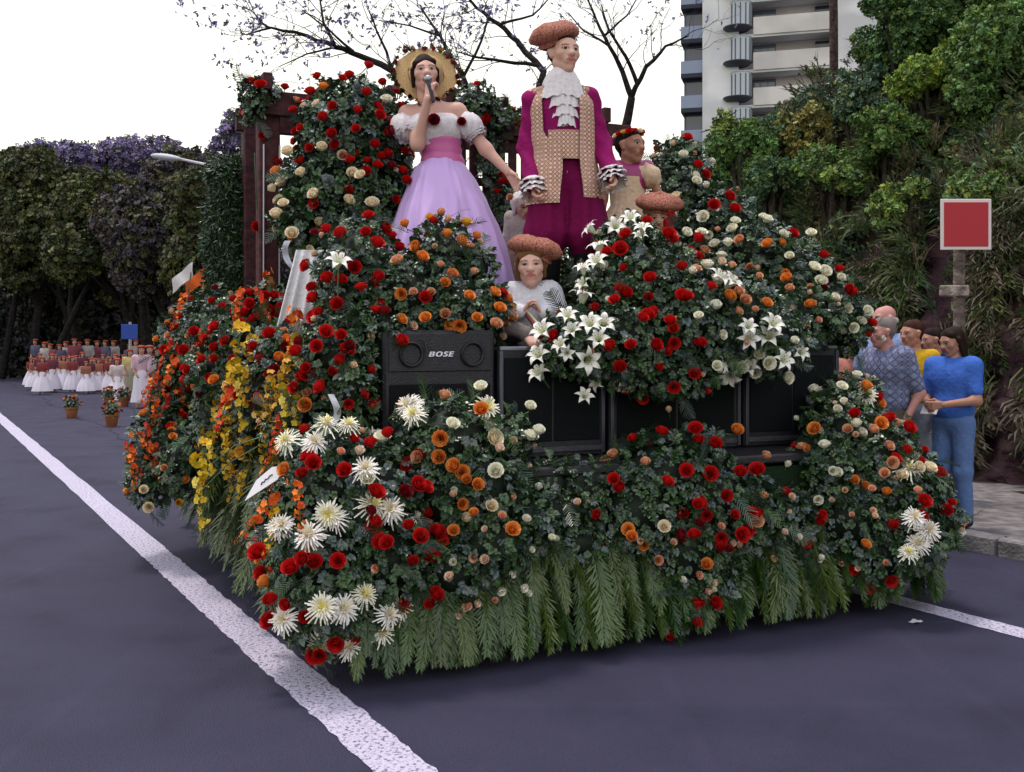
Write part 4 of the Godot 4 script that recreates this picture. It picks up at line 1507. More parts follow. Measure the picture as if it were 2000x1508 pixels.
func setting() -> void:
	var g := Geo.new()
	g.quad(Vector3(-400, -0.03, 200), Vector3(400, -0.03, 200), Vector3(400, -0.03, -500), Vector3(-400, -0.03, -500), lin(0.09, 0.08, 0.06))
	obj("ground", g, M.concrete, self, "structure")
	g = strip(-14.0, 1.7, -40.0, 160.0, 0.0)
	for q in g.c.size():
		g.c[q] = lin(0.072, 0.067, 0.118)
	obj("road", g, M.asphalt, self, "structure")
	for line in [[-0.09, 0.09, -26.0], [-3.74, -3.53, -26.0]]:
		# worn edges: the line is cut into short lengths whose sides wander a little
		g = Geo.new()
		var t: float = line[2]
		var pts := PackedVector3Array()
		var rows := 0
		while t < 90.0:
			pts.append(onroad(line[0] + rng.randf_range(-0.008, 0.008), t, 0.004))
			pts.append(onroad(line[1] + rng.randf_range(-0.008, 0.008), t, 0.004))
			rows += 1
			t += 0.06 if t < 4.0 and t > -4.0 else 0.5
		g.sheet(pts, rows, 2, lin(0.56, 0.53, 0.62))
		obj("lane_line", g, M.road_paint, self, "structure")
	for seam in [[-2.2, 3.0, 60.0, 0.018], [-6.4, -30.0, 60.0, 0.03]]:
		g = Geo.new()
		var pts := PackedVector3Array()
		var rows := 0
		var t: float = seam[1]
		while t < seam[2]:
			var w: float = seam[0] + 0.09 * sin(t * 1.3) + 0.05 * sin(t * 4.1 + 1.0) + rng.randf_range(-0.015, 0.015)
			pts.append(onroad(w - seam[3] * rng.randf_range(0.5, 1.0), t, 0.004))
			pts.append(onroad(w + seam[3] * rng.randf_range(0.5, 1.0), t, 0.004))
			rows += 1
			t += 0.12
		g.sheet(pts, rows, 2, lin(0.045, 0.042, 0.068))
		obj("road_crack_seam", g, M.asphalt, self, "structure")
	var kerb := Node3D.new()
	kerb.name = "kerb"
	kerb.set_meta("kind", "structure")
	add_child(kerb)
	var one := Geo.new()
	one.box(Vector3.ZERO, Vector3(0.16, 0.26, 0.97), lin(0.3, 0.29, 0.29), 0.015, Basis(Vector3.UP, 0.5201))
	var one_mesh := one.mesh()
	for k in 70:
		var o := obj("kerb_stone", one_mesh, M.concrete, kerb)
		o.position = onroad(1.78, -18.0 + k, 0.0)
	g = Geo.new()
	g.quad(onroad(1.86, -30, 0.122), onroad(5.2, -30, 0.122), onroad(5.2, 160, 0.122), onroad(1.86, 160, 0.122), lin(0.24, 0.22, 0.22))
	obj("pavement", g, M.concrete, self, "structure")
	g = Geo.new()
	g.quad(onroad(5.2, 12, 0.06), onroad(60, 12, 0.06), onroad(60, 160, 0.06), onroad(5.2, 160, 0.06), lin(0.05, 0.06, 0.03))
	obj("field", g, M.concrete, self, "structure")
	bank()
	tower()
	street_things()
	far_trees()


var crag := FastNoiseLite.new()


func bank_height(s: float, t: float) -> float:
	var x := s - 4.3 - 0.5 * crag.get_noise_2d(t * 9.0, 3.0)
	if x <= 0.0:
		return 0.1
	var cliff := lerpf(3.1, 2.6, smoothstep(-2.0, 6.0, t)) + 0.7 * crag.get_noise_2d(t * 7.0, 40.0)
	var top := lerpf(13.0, 4.3, smoothstep(4.0, 9.0, t))
	var y := cliff * smoothstep(0.0, 1.0, x / 0.9) if x < 0.9 else minf(top, cliff + (x - 0.9) * 0.95)
	y = y * (1.0 - smoothstep(8.6, 13.5, t)) + 0.25 * crag.get_noise_2d(s * 14.0, t * 14.0) * minf(x, 1.0)
	return y


func bank() -> void:
	crag.seed = 3
	crag.frequency = 0.05
	crag.fractal_octaves = 4
	var g := Geo.new()
	var pts := PackedVector3Array()
	var ts := 150
	var ss := 90
	for a in ts:
		var t := -14.0 + 28.0 * a / (ts - 1)
		for b in ss:
			var f := float(b) / (ss - 1)
			var s := 4.0 + (2.2 * f / 0.6 if f < 0.6 else 2.2 + pow((f - 0.6) / 0.4, 1.6) * 24.0)
			var p := onroad(s, t, bank_height(s, t))
			if f < 0.4 and f > 0.02:      # the face of the cut is broken rock
				var k := 0.3 * crag.get_noise_3d(p.x * 28.0, p.y * 20.0, p.z * 28.0) + 0.16 * crag.get_noise_3d(p.x * 80.0, p.y * 60.0, p.z * 80.0)
				p += Vector3(-0.868, 0.2, 0.497) * k
			pts.append(p)
	g.sheet(pts, ts, ss, lin(0.125, 0.085, 0.1))
	for q in g.v.size():
		var s := (g.v[q].x - 2.32) * 0.868 + (-g.v[q].z - 6.46) * 0.497
		if s > 5.6:
			g.c[q] = lin(0.055, 0.05, 0.03)
	obj("hillside", g, M.rock, self, "structure")
	# ground cover on the slope and hanging down over the rock
	var where: Array = []
	var tints := PackedColorArray()
	var w2: Array = []
	var t2 := PackedColorArray()
	var cols := [lin(0.035, 0.065, 0.02), lin(0.06, 0.09, 0.025), lin(0.03, 0.06, 0.035), lin(0.085, 0.1, 0.03), lin(0.045, 0.065, 0.045), lin(0.08, 0.065, 0.035)]
	for k in 75000:
		var t := rng.randf_range(-12.0, 11.5)
		var s := 4.9 + 12.0 * pow(rng.randf(), 1.5)
		var nz := crag.get_noise_2d(s * 24.0 + 100.0, t * 24.0)
		if nz < (-0.05 if s > 5.6 else 0.06):
			continue
		var p := onroad(s, t, bank_height(s, t) + rng.randf_range(-0.05, 0.55) * (1.0 if nz > 0.1 else 0.5))
		where.append(Transform3D(along(away() + Vector3(-0.3, 0.4, 0.3), away(), rng.randf_range(0.1, 0.21)), p))
		var ci := clampi(int((crag.get_noise_2d(s * 12.0, t * 12.0 + 50.0) + 0.5) * 6.0), 0, 5)
		tints.append(vary(2.0 * cols[ci if rng.randf() < 0.75 else rng.randi() % 6], 0.3))
	many("undergrowth", FORM.tuft, M.far_leaf, where, tints)
	var w3: Array = []
	var t3 := PackedColorArray()
	for k in 9000:
		var t := rng.randf_range(-12.0, 11.0)
		var s := 4.9 + 9.0 * pow(rng.randf(), 1.4)
		if crag.get_noise_2d(s * 30.0 + 300.0, t * 30.0) < -0.05:
			continue
		w3.append(Transform3D(along(away() + Vector3(-0.6, 0.5, 0.5), Vector3(-0.5, 0.5, 0.5), rng.randf_range(0.25, 0.6)), onroad(s, t, bank_height(s, t) + rng.randf_range(0.0, 0.6))))
		t3.append(vary([lin(0.07, 0.1, 0.03), lin(0.1, 0.12, 0.05), lin(0.05, 0.08, 0.045), lin(0.12, 0.1, 0.06)][k % 4], 0.3))
	var arching := many("tall_grass", FORM.strands, M.far_leaf, w3, t3)
	tag_stuff(arching, "arching pale green stalks among the undergrowth on the slope", "tall grass")
	tag_stuff(get_node("undergrowth"), "green undergrowth covering the slope above the rock face", "undergrowth")
	for k in 16000:
		var t := rng.randf_range(-12.0, 10.0)
		var s := rng.randf_range(4.45, 5.4)
		var nz := crag.get_noise_2d(t * 22.0 + 7.0, 9.0)
		if nz < rng.randf_range(-0.12, 0.25):
			continue
		var y := bank_height(s, t)
		var p := onroad(s - 0.12, t, y + rng.randf_range(-0.1, 0.15) - rng.randf() * 0.3)
		if p.y < 1.3 - nz * 3.0:
			continue
		w2.append(Transform3D(along(Vector3(-0.35, -0.8, 0.2) + away() * 0.5, Vector3(-0.8, 0.3, 0.5), rng.randf_range(0.25, 0.6)), p))
		t2.append(vary([lin(0.04, 0.075, 0.02), lin(0.075, 0.1, 0.03), lin(0.11, 0.09, 0.055), lin(0.06, 0.085, 0.03), lin(0.09, 0.075, 0.05)][rng.randi() % 5], 0.3))
	many("creepers", FORM.strands, M.far_leaf, w2, t2)
	tag_stuff(get_child(get_child_count() - 1), "hanging creepers trailing down over the rock face", "creepers")
	var kinds := [
		["glossy green shrub with rounded leaves at the left foot of the slope", lin(0.04, 0.08, 0.022), 1452, 305, 15.6, 62, 70],
		["yellow-green shrub behind the flowers where slope meets tower", lin(0.075, 0.105, 0.025), 1412, 250, 17.0, 26, 40],
		["dark leafy shrub below the tower's lowest balcony", lin(0.035, 0.065, 0.03), 1500, 265, 16.4, 60, 46],
		["olive shrub with russet tips in mid slope", lin(0.085, 0.085, 0.03), 1560, 265, 16.2, 56, 60],
		["grey-green shrub standing against the tower's balcony corner", lin(0.055, 0.08, 0.06), 1590, 215, 16.8, 46, 40],
		["tall blue-green bush beside the brown pole", lin(0.045, 0.075, 0.05), 1680, 180, 15.6, 52, 70],
		["large dark green tree-like bush at the top of the slope", lin(0.035, 0.07, 0.025), 1752, 55, 15.4, 100, 95],
		["bright green bush high on the right of the slope", lin(0.075, 0.115, 0.02), 1830, 150, 14.2, 80, 70],
		["low spreading bush with dark gaps under the bright one", lin(0.04, 0.075, 0.02), 1740, 265, 14.0, 80, 62],
		["broad mid-green bush above the brown dry grass", lin(0.05, 0.085, 0.025), 1630, 330, 14.2, 80, 55],
		["small bush overhanging the rock left of the red sign", lin(0.065, 0.1, 0.025), 1770, 395, 12.6, 62, 45],
		["dark bush low on the slope above the white roses", lin(0.03, 0.06, 0.028), 1510, 355, 14.6, 66, 50],
		["tall bush at the far right edge of the hillside", lin(0.045, 0.085, 0.025), 1940, 120, 13.6, 95, 150],
		["dark treetop closing the upper right corner of the hillside", lin(0.04, 0.075, 0.022), 1905, 10, 15.0, 95, 80],
		["leafy bush overhanging the rock right of the red sign", lin(0.055, 0.09, 0.03), 1930, 370, 11.9, 85, 80],
	]
	for k in kinds:
		var c := spot(k[2], k[3], k[4])
		var px: float = k[4] / FOCAL
		var foot := Vector3(c.x, c.y - k[6] * px, c.z)
		var t := thing("shrub", k[0], "shrub", foot, 0.0, "shrubs on the bank")
		var lobes: Array = []
		for l in 16:
			lobes.append([c + away() * Vector3(k[5], k[6] * 0.85, k[5]) * px * rng.randf_range(0.4, 0.95), Vector3(k[5], k[6], k[5]) * px * rng.randf_range(0.22, 0.44)])
		var base: Color = k[1]
		leaves_on(t, "foliage", lobes, 150.0, 0.14, FORM.big_tuft, M.far_leaf, [base * 2.1, base * 3.0, base * 1.5, base * lin(3.0, 2.5, 1.5)], 0.4, 0.0, false, 1.15)
		var st := Geo.new()
		for l in lobes:
			var m: Vector3 = l[0] - foot
			st.tube([Vector3(0, -0.8, 0) + away() * 0.1, m * 0.5 + away() * 0.1, m, m + away() * 0.3], [0.04, 0.03, 0.018, 0.006], 5, lin(0.07, 0.055, 0.045))
		obj("stem", st, M.bark, t)


func tag_stuff(o: Node, label: String, category: String) -> void:
	tag(o, label, category)
	o.set_meta("kind", "stuff")


func tower() -> void:
	var d := 92.0
	var o := Vector3((1372 - 1000) / FOCAL * d, 0, -d)
	var t := thing("apartment_tower", "white apartment tower with long balconies behind the hillside", "building", o, deg_to_rad(-16))
	var white := lin(0.78, 0.78, 0.8)
	var beige := lin(0.66, 0.61, 0.61)
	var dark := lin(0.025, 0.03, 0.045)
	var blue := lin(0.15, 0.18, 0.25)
	var top := 41.5
	var w := Geo.new()
	w.box(Vector3(1.55, top / 2, -6), Vector3(3.1, top, 12), white)
	w.box(Vector3(12.9, top / 2, -6), Vector3(3.6, top, 12), white)
	w.box(Vector3(7.1, top / 2, -7.1), Vector3(8.0, top - 0.01, 9.8), white)
	obj("wall", w, M.wall, t)
	var slabs := box_mesh(Vector3(8.0, 0.28, 2.2), white)
	var parapet := box_mesh(Vector3(6.75, 1.5, 0.14), lin(0.72, 0.69, 0.67))
	var recess := box_mesh(Vector3(7.9, 2.7, 0.1), beige)
	var frame := box_mesh(Vector3(2.0, 1.5, 0.1), lin(0.1, 0.1, 0.14))
	var pane := box_mesh(Vector3(0.58, 1.3, 0.04), blue * 0.8)
	var door := box_mesh(Vector3(1.5, 2.2, 0.08), dark)
	var bay := Geo.new()
	bay.lathe(Vector3.ZERO, [Vector2(0, 1.25), Vector2(0.95, 1.25), Vector2(0.95, 1.15), Vector2(0.88, 1.13), Vector2(0.88, -0.9), Vector2(0.95, -0.92)], 16, lin(0.4, 0.46, 0.54))
	for k in 7:
		var wv := PI * k / 6.0
		bay.box(Vector3(cos(wv) * 0.9, 0, sin(wv) * 0.9), Vector3(0.09, 2.0, 0.09), dark)
	var bay_mesh := bay.mesh()
	var sill := Geo.new()
	sill.lathe(Vector3.ZERO, [Vector2(0, 0.1), Vector2(1.2, 0.1), Vector2(1.25, 0.02), Vector2(0.95, -0.22), Vector2(0, -0.25)], 20, lin(0.06, 0.06, 0.085))
	var sill_mesh := sill.mesh()
	var side_slab := box_mesh(Vector3(1.9, 0.35, 4.0), dark)
	var side_rail := box_mesh(Vector3(1.9, 1.1, 0.12), blue * 1.7)
	var side_gap := box_mesh(Vector3(1.5, 1.9, 0.2), lin(0.06, 0.07, 0.11))
	for k in 14:
		var y := 29.2 + 3.04 * (3 - k)
		if y < 1.0:
			break
		put("balcony_slab", slabs, M.wall, t, Vector3(7.1, y - 1.56, -1.1))
		put("balcony_parapet", parapet, M.wall, t, Vector3(7.72, y - 0.75, 0.07))
		put("balcony_wall", recess, M.wall, t, Vector3(7.1, y + 0.1, -2.12))
		var win := put("window", frame, M.paint, t, Vector3(5.15, y + 0.42, -2.02))
		for q in 3:
			put("pane", pane, M.glass, win, Vector3(-0.64 + q * 0.64, 0, 0.06))
		put("balcony_door", door, M.glass, t, Vector3(10.2, y + 0.0, -1.9))
		put("bay_window", bay_mesh, M.glass, t, Vector3(3.3, y + 0.2, -0.15))
		put("bay_sill", sill_mesh, M.paint, t, Vector3(3.0, y - 0.85, 0.1))
		put("side_balcony", side_slab, M.paint, t, Vector3(-0.97, y - 1.5, -2.3))
		put("side_railing", side_rail, M.paint, t, Vector3(-0.97, y - 0.75, -0.4))
		put("side_opening", side_gap, M.glass, t, Vector3(-0.8, y + 0.8, -1.4))
	var sw := Geo.new()
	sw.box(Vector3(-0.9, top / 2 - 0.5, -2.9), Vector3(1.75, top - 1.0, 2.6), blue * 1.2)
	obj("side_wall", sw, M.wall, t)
	var pole := thing("utility_pole", "tall brown pole on the slope in front of the tower", "pole", spot(1630, 330, 24.0))
	var g := Geo.new()
	g.tube([Vector3.ZERO, Vector3(-0.02, 3.5, 0), Vector3(-0.08, 7.5, 0)], [0.1, 0.095, 0.08], 10, lin(0.1, 0.07, 0.065))
	obj("shaft", g, M.bark, pole)
	g = Geo.new()
	g.box(Vector3(-0.07, 6.6, 0.1), Vector3(1.2, 0.1, 0.08), lin(0.1, 0.07, 0.065))
	obj("crossarm", g, M.bark, pole)


func box_mesh(size: Vector3, col: Color) -> ArrayMesh:
	var g := Geo.new()
	g.box(Vector3.ZERO, size, col)
	return g.mesh()


func put(called: String, mesh: Mesh, m: Material, parent: Node, at: Vector3) -> MeshInstance3D:
	var o := obj(called, mesh, m, parent)
	o.position = at
	return o


func street_things() -> void:
	# red sign at the right edge
	var at := spot(1880, 440, 9.6)
	var t := thing("road_sign", "red rectangular sign with white border on a wooden post", "sign", Vector3(at.x, 0.12, at.z))
	var g := Geo.new()
	g.tube([Vector3(-0.03, 0, 0), Vector3(-0.03, at.y + 0.1, 0)], [0.055, 0.05], 10, lin(0.24, 0.19, 0.17))
	obj("post", g, M.bark, t)
	g = Geo.new()
	g.box(Vector3(0, at.y - 0.12, 0.07), Vector3(0.46, 0.46, 0.012), lin(0.7, 0.6, 0.6), 0.004)
	obj("border", g, M.paint, t)
	g = Geo.new()
	g.box(Vector3(0, at.y - 0.12, 0.078), Vector3(0.4, 0.4, 0.008), lin(0.42, 0.03, 0.04), 0.002)
	obj("face", g, M.paint, t)
	g = Geo.new()
	g.box(Vector3(-0.1, at.y - 0.72, 0.06), Vector3(0.26, 0.1, 0.05), lin(0.4, 0.33, 0.3), 0.01)
	obj("bracket", g, M.bark, t)
	# small blue sign by the far trees
	at = spot(254, 648, 27.0)
	t = thing("road_sign", "small blue sign on a pole before the dark trees", "sign", Vector3(at.x, 0, at.z))
	g = Geo.new()
	g.tube([Vector3.ZERO, Vector3(0, at.y + 0.25, 0)], [0.035, 0.035], 8, lin(0.3, 0.32, 0.4))
	obj("pole", g, M.metal, t)
	g = Geo.new()
	g.box(Vector3(0, at.y, 0.05), Vector3(0.42, 0.38, 0.02), lin(0.02, 0.06, 0.3), 0.005)
	obj("face", g, M.paint, t)
	# street lamp behind the green column
	at = spot(432, 325, 24.0)
	t = thing("street_lamp", "street lamp with pale arm reaching left over the treetops", "street lamp", Vector3(at.x, 0, at.z))
	g = Geo.new()
	g.tube([Vector3.ZERO, Vector3(0, 3, 0), Vector3(0, at.y - 0.1, 0)], [0.09, 0.075, 0.05], 10, lin(0.3, 0.3, 0.33))
	obj("post", g, M.metal, t)
	g = Geo.new()
	g.tube([Vector3(0, at.y - 0.1, 0), Vector3(-0.25, at.y + 0.02, 0), Vector3(-0.95, at.y + 0.16, 0.1)], [0.04, 0.035, 0.03], 8, lin(0.6, 0.6, 0.66))
	obj("arm", g, M.paint, t)
	g = Geo.new()
	g.ball(Vector3(-1.22, at.y + 0.19, 0.12), Vector3(0.36, 0.075, 0.13), lin(0.5, 0.53, 0.6), 16, 8, 0.0, lean(0, 0, -7))
	obj("lamp_head", g, M.paint, t)
	# terracotta pots of flowers standing in the road
	var pots := [[218, 838, 19.0, "terracotta pot of flowers standing alone on the road"], [213, 776, 24.5, "left one of two flower pots at the dancers' feet"], [242, 776, 24.5, "right one of two flower pots at the dancers' feet"], [140, 815, 21.0, "flower pot farthest left along the road"]]
	for p in pots:
		var pos := spot(p[0], 660 + FOCAL * EYE / p[2], p[2])
		t = thing("flower_pot", p[3], "flower pot", pos, 0.0, "flower pots set along the road")
		g = Geo.new()
		g.lathe(Vector3.ZERO, [Vector2(0, 0), Vector2(0.09, 0.0), Vector2(0.12, 0.18), Vector2(0.13, 0.18), Vector2(0.13, 0.22), Vector2(0.115, 0.22), Vector2(0.11, 0.18)], 20, lin(0.32, 0.12, 0.06))
		obj("pot", g, M.concrete, t)
		leaves_on(t, "foliage", [[pos + Vector3(0, 0.3, 0), Vector3(0.15, 0.13, 0.15)]], 700.0, 0.06, FORM.sprig, M.leaf, GREEN, 0.3, 0.1)
		for k in 16:
			var d := (away() + Vector3(0, 0.5, 0.3)).normalized()
			flower(t, ["red", "peach", "dark", "orange"][k % 4], pos + Vector3(0, 0.3, 0) + d * 0.16, d, 0.85)
	var scraps := [[1788, 1217, "small scrap of white paper beside the right lane line"], [440, 802, "flat white paper on the road behind the orange flowers"]]
	for p in scraps:
		var dd: float = FOCAL * EYE / (p[1] - 660.0)
		t = thing("paper_scrap", p[2], "litter", spot(p[0], p[1], dd), 0.6, "scraps of paper on the road")
		g = Geo.new()
		var pts := PackedVector3Array()
		for r in 4:
			for q in 4:
				pts.append(Vector3((r - 1.5) * 0.02 * dd / 5.0, 0.006 + rng.randf() * 0.012, (q - 1.5) * 0.014 * dd / 5.0))
		g.sheet(pts, 4, 4, lin(0.6, 0.59, 0.62))
		obj("sheet", g, M.paint, t)
	# bunting flags on poles at the far roadside
	var flags := [[352, 545, 25.0, 0.5, lin(0.75, 0.72, 0.72), "white flag leaning left among the far trees"], [385, 550, 25.5, 0.6, lin(0.7, 0.13, 0.03), "orange flag on a slanting pole among the far trees"], [402, 560, 26.0, 0.4, lin(0.72, 0.2, 0.06), "smaller orange flag right of the others"]]
	for f in flags:
		var c := spot(f[0], f[1], f[2])
		t = thing("flag", f[5], "flag", Vector3(c.x - 0.2, 0, c.z), 0.0, "flags on poles by the far trees")
		g = Geo.new()
		g.tube([Vector3(0, 0, 0), Vector3(0.5, c.y + 0.45, 0)], [0.02, 0.014], 6, lin(0.25, 0.2, 0.15))
		obj("pole", g, M.bark, t)
		g = Geo.new()
		var pts := PackedVector3Array()
		for r in 8:
			for q in 8:
				pts.append(Vector3(0.5 - 0.07 * r * f[3] / 0.5, c.y + 0.42 - 0.05 * q - 0.06 * r, 0.05 * sin(r * 1.2 + q * 0.5)))
		g.sheet(pts, 8, 8, f[4])
		obj("cloth", g, M.cloth, t)


# trunk and limbs with a crown of leaf tufts spread through several lobes
func tree(called: String, label: String, foot: Vector3, crown: Array, trunks: Array, greens: Array, dense := 16.0, leaf := 0.55, group := "trees along the far road") -> Node3D:
	var t := thing(called, label, "tree", foot, 0.0, group)
	var g := Geo.new()
	for k in trunks:
		var p: Vector3 = Vector3(k[0], 0, k[1])
		var target: Vector3 = crown[rng.randi() % crown.size()][0] - foot
		var mid := Vector3(lerpf(p.x, target.x, 0.35) + rng.randf_range(-0.4, 0.4), target.y * 0.5, p.z)
		g.tube([p - Vector3(0, 0.1, 0), p.lerp(mid, 0.5) + away() * 0.12, mid, target], [k[2], k[2] * 0.8, k[2] * 0.65, k[2] * 0.3], 8, lin(0.03, 0.025, 0.026))
		for q in 4:
			var e: Vector3 = crown[rng.randi() % crown.size()][0] - foot + away() * 0.8
			g.tube([mid.lerp(target, rng.randf_range(0.0, 0.6)), mid.lerp(e, 0.6) + away() * 0.3, e], [k[2] * 0.45, k[2] * 0.3, 0.03], 6, lin(0.03, 0.025, 0.026))
	obj("trunk", g, M.bark, t)
	leaves_on(t, "crown", crown, dense, leaf, FORM.big_tuft, M.far_leaf, greens, 0.5, 0.0, false, 1.12)
	return t


func lobes_around(c: Vector3, rx: float, ry: float, rz: float, n: int) -> Array:
	var out: Array = []
	for k in n:
		out.append([c + away() * Vector3(rx, ry, rz) * rng.randf_range(0.3, 0.9), Vector3(rx, ry, rz) * rng.randf_range(0.2, 0.4)])
	return out


func far_trees() -> void:
	var olive := [lin(0.055, 0.07, 0.02), lin(0.085, 0.095, 0.025), lin(0.035, 0.05, 0.02), lin(0.07, 0.065, 0.035)]
	var dusk := [lin(0.06, 0.05, 0.055), lin(0.075, 0.065, 0.05), lin(0.075, 0.08, 0.03), lin(0.05, 0.045, 0.06)]
	var lilac := [lin(0.19, 0.15, 0.32), lin(0.26, 0.21, 0.42), lin(0.13, 0.1, 0.2), lin(0.08, 0.08, 0.08)]
	var data := [
		["broad_tree", "olive green spreading tree at the left of the far road", 205, 455, 38.0, 2.5, 2.3, olive, [[-0.8, 0, 0.2], [0.5, 0.4, 0.18], [1.4, -0.3, 0.14], [-1.9, 0.5, 0.15]]],
		["broad_tree", "brownish purple tree right of the olive tree", 330, 440, 36.0, 2.3, 2.5, dusk, [[-0.6, 0, 0.22], [0.6, 0.3, 0.16], [1.5, 0.2, 0.13]]],
		["broad_tree", "dark green tree close behind the green column", 405, 470, 33.0, 1.7, 2.2, olive, [[0, 0, 0.2], [0.7, 0.3, 0.15]]],
		["broad_tree", "dark tree farthest left along the road", 70, 440, 41.0, 2.6, 2.6, olive, [[0, 0, 0.24], [1.2, 0.4, 0.15], [-1.3, 0.1, 0.16]]],
		["jacaranda_tree", "lilac-flowering tree above the crowns at far left", 150, 330, 46.0, 3.2, 1.5, lilac, [[0, 0, 0.25]]],
		["jacaranda_tree", "lilac-flowering tree above the crowns behind the lamp arm", 335, 332, 48.0, 3.4, 1.3, lilac, [[0, 0, 0.25]]],
		["jacaranda_tree", "lilac-flowering tree rising beside the pergola post", 462, 300, 44.0, 1.1, 1.7, lilac, [[0, 0, 0.2]]],
	]
	for k in data:
		var c := spot(k[2], k[3], k[4])
		var n := 30
		tree(k[0], k[1], Vector3(c.x, 0, c.z), lobes_around(c, k[5] * 1.1, k[6], k[5] * 0.9, n), k[8], k[7], 26.0 if k[0] == "broad_tree" else 15.0, 0.4 if k[0] == "broad_tree" else 0.32)
	var where: Array = []
	var tints := PackedColorArray()
	for k in 17000:
		var x := rng.randf_range(-34.0, -9.0)
		var z := -rng.randf_range(42.0, 47.0)
		var y := rng.randf() * rng.randf_range(2.4, 5.6)
		if sin(x * 2.3) + sin(x * 0.9 + 1.0) > 1.2 and y > 2.6:
			continue
		where.append(Transform3D(along(away(), away(), rng.randf_range(0.4, 0.7)), Vector3(x, y, z)))
		tints.append(vary([lin(0.02, 0.025, 0.02), lin(0.03, 0.035, 0.02), lin(0.025, 0.022, 0.03)][rng.randi() % 3], 0.3))
	many("hedge", FORM.big_tuft, M.far_leaf, where, tints)
	tag_stuff(get_child(get_child_count() - 1), "dark tangled hedge behind the far tree trunks", "hedge")
	bare_tree("slender leafless jacaranda whose forked trunk rises between the youth and the girl", 16.5, [
		[[1224, 420, 0.085], [1222, 250, 0.075], [1234, 190, 0.06]],
		[[1234, 190, 0.05], [1216, 140, 0.04], [1190, 90, 0.03], [1165, 40, 0.022], [1140, -20, 0.012]],
		[[1234, 190, 0.045], [1262, 130, 0.035], [1300, 90, 0.022], [1345, 70, 0.01]],
		[[1245, 165, 0.035], [1222, 110, 0.028], [1190, 60, 0.02], [1175, 10, 0.012]],
		[[1180, 70, 0.022], [1225, 30, 0.014], [1250, -15, 0.008]],
		[[1190, 90, 0.022], [1140, 60, 0.015], [1110, 25, 0.008]],
	], 160)
	bare_tree("wide leafless jacaranda with lilac flowers spreading behind the singer", 15.0, [
		[[985, 560, 0.16], [975, 420, 0.14], [955, 320, 0.12], [930, 240, 0.1]],
		[[930, 240, 0.075], [850, 180, 0.06], [770, 140, 0.05], [700, 108, 0.042], [655, 92, 0.036], [600, 70, 0.028], [530, 54, 0.018], [480, 68, 0.01]],
		[[655, 92, 0.028], [632, 45, 0.02], [625, 0, 0.012]],
		[[690, 100, 0.022], [640, 55, 0.015], [590, 20, 0.008]],
		[[655, 92, 0.018], [600, 105, 0.012], [545, 130, 0.006]],
		[[520, 52, 0.014], [490, 20, 0.009], [455, 8, 0.005]],
		[[955, 320, 0.085], [1040, 210, 0.06], [1062, 140, 0.05], [1010, 80, 0.042], [975, 48, 0.034], [930, 15, 0.024], [900, -20, 0.015]],
		[[1050, 128, 0.03], [985, 120, 0.024], [930, 112, 0.015], [890, 100, 0.008]],
		[[975, 48, 0.022], [1040, 30, 0.015], [1080, -10, 0.008]],
		[[930, 240, 0.05], [905, 150, 0.035], [860, 70, 0.022], [820, 10, 0.012]],
		[[905, 150, 0.025], [940, 80, 0.018], [960, 20, 0.01]],
		[[860, 70, 0.018], [800, 50, 0.012], [740, 40, 0.007]],
		[[770, 140, 0.025], [745, 80, 0.018], [720, 20, 0.01]],
	], 1000)


func twig(g: Geo, ends: Array, p: Vector3, d: Vector3, len: float, r: float, depth: int) -> void:
	var a := p
	var dir := d
	var pts: Array = [p]
	var rad: Array = [r]
	for k in 3:
		dir = (dir + away() * 0.38 + Vector3(0, 0.06, 0)).normalized()
		a += dir * len / 3.0
		pts.append(a)
		rad.append(lerpf(r, r * 0.5, (k + 1) / 3.0))
	g.tube(pts, rad, 4 if r < 0.02 else 6, lin(0.045, 0.036, 0.045), false)
	ends.append(a)
	if depth > 0:
		for k in 3:
			var f := rng.randf_range(0.35, 1.0)
			var q: Vector3 = pts[0].lerp(pts[3], f) if k else a
			twig(g, ends, q, (dir + away() * 0.85).normalized(), len * rng.randf_range(0.55, 0.8), r * 0.55, depth - 1)


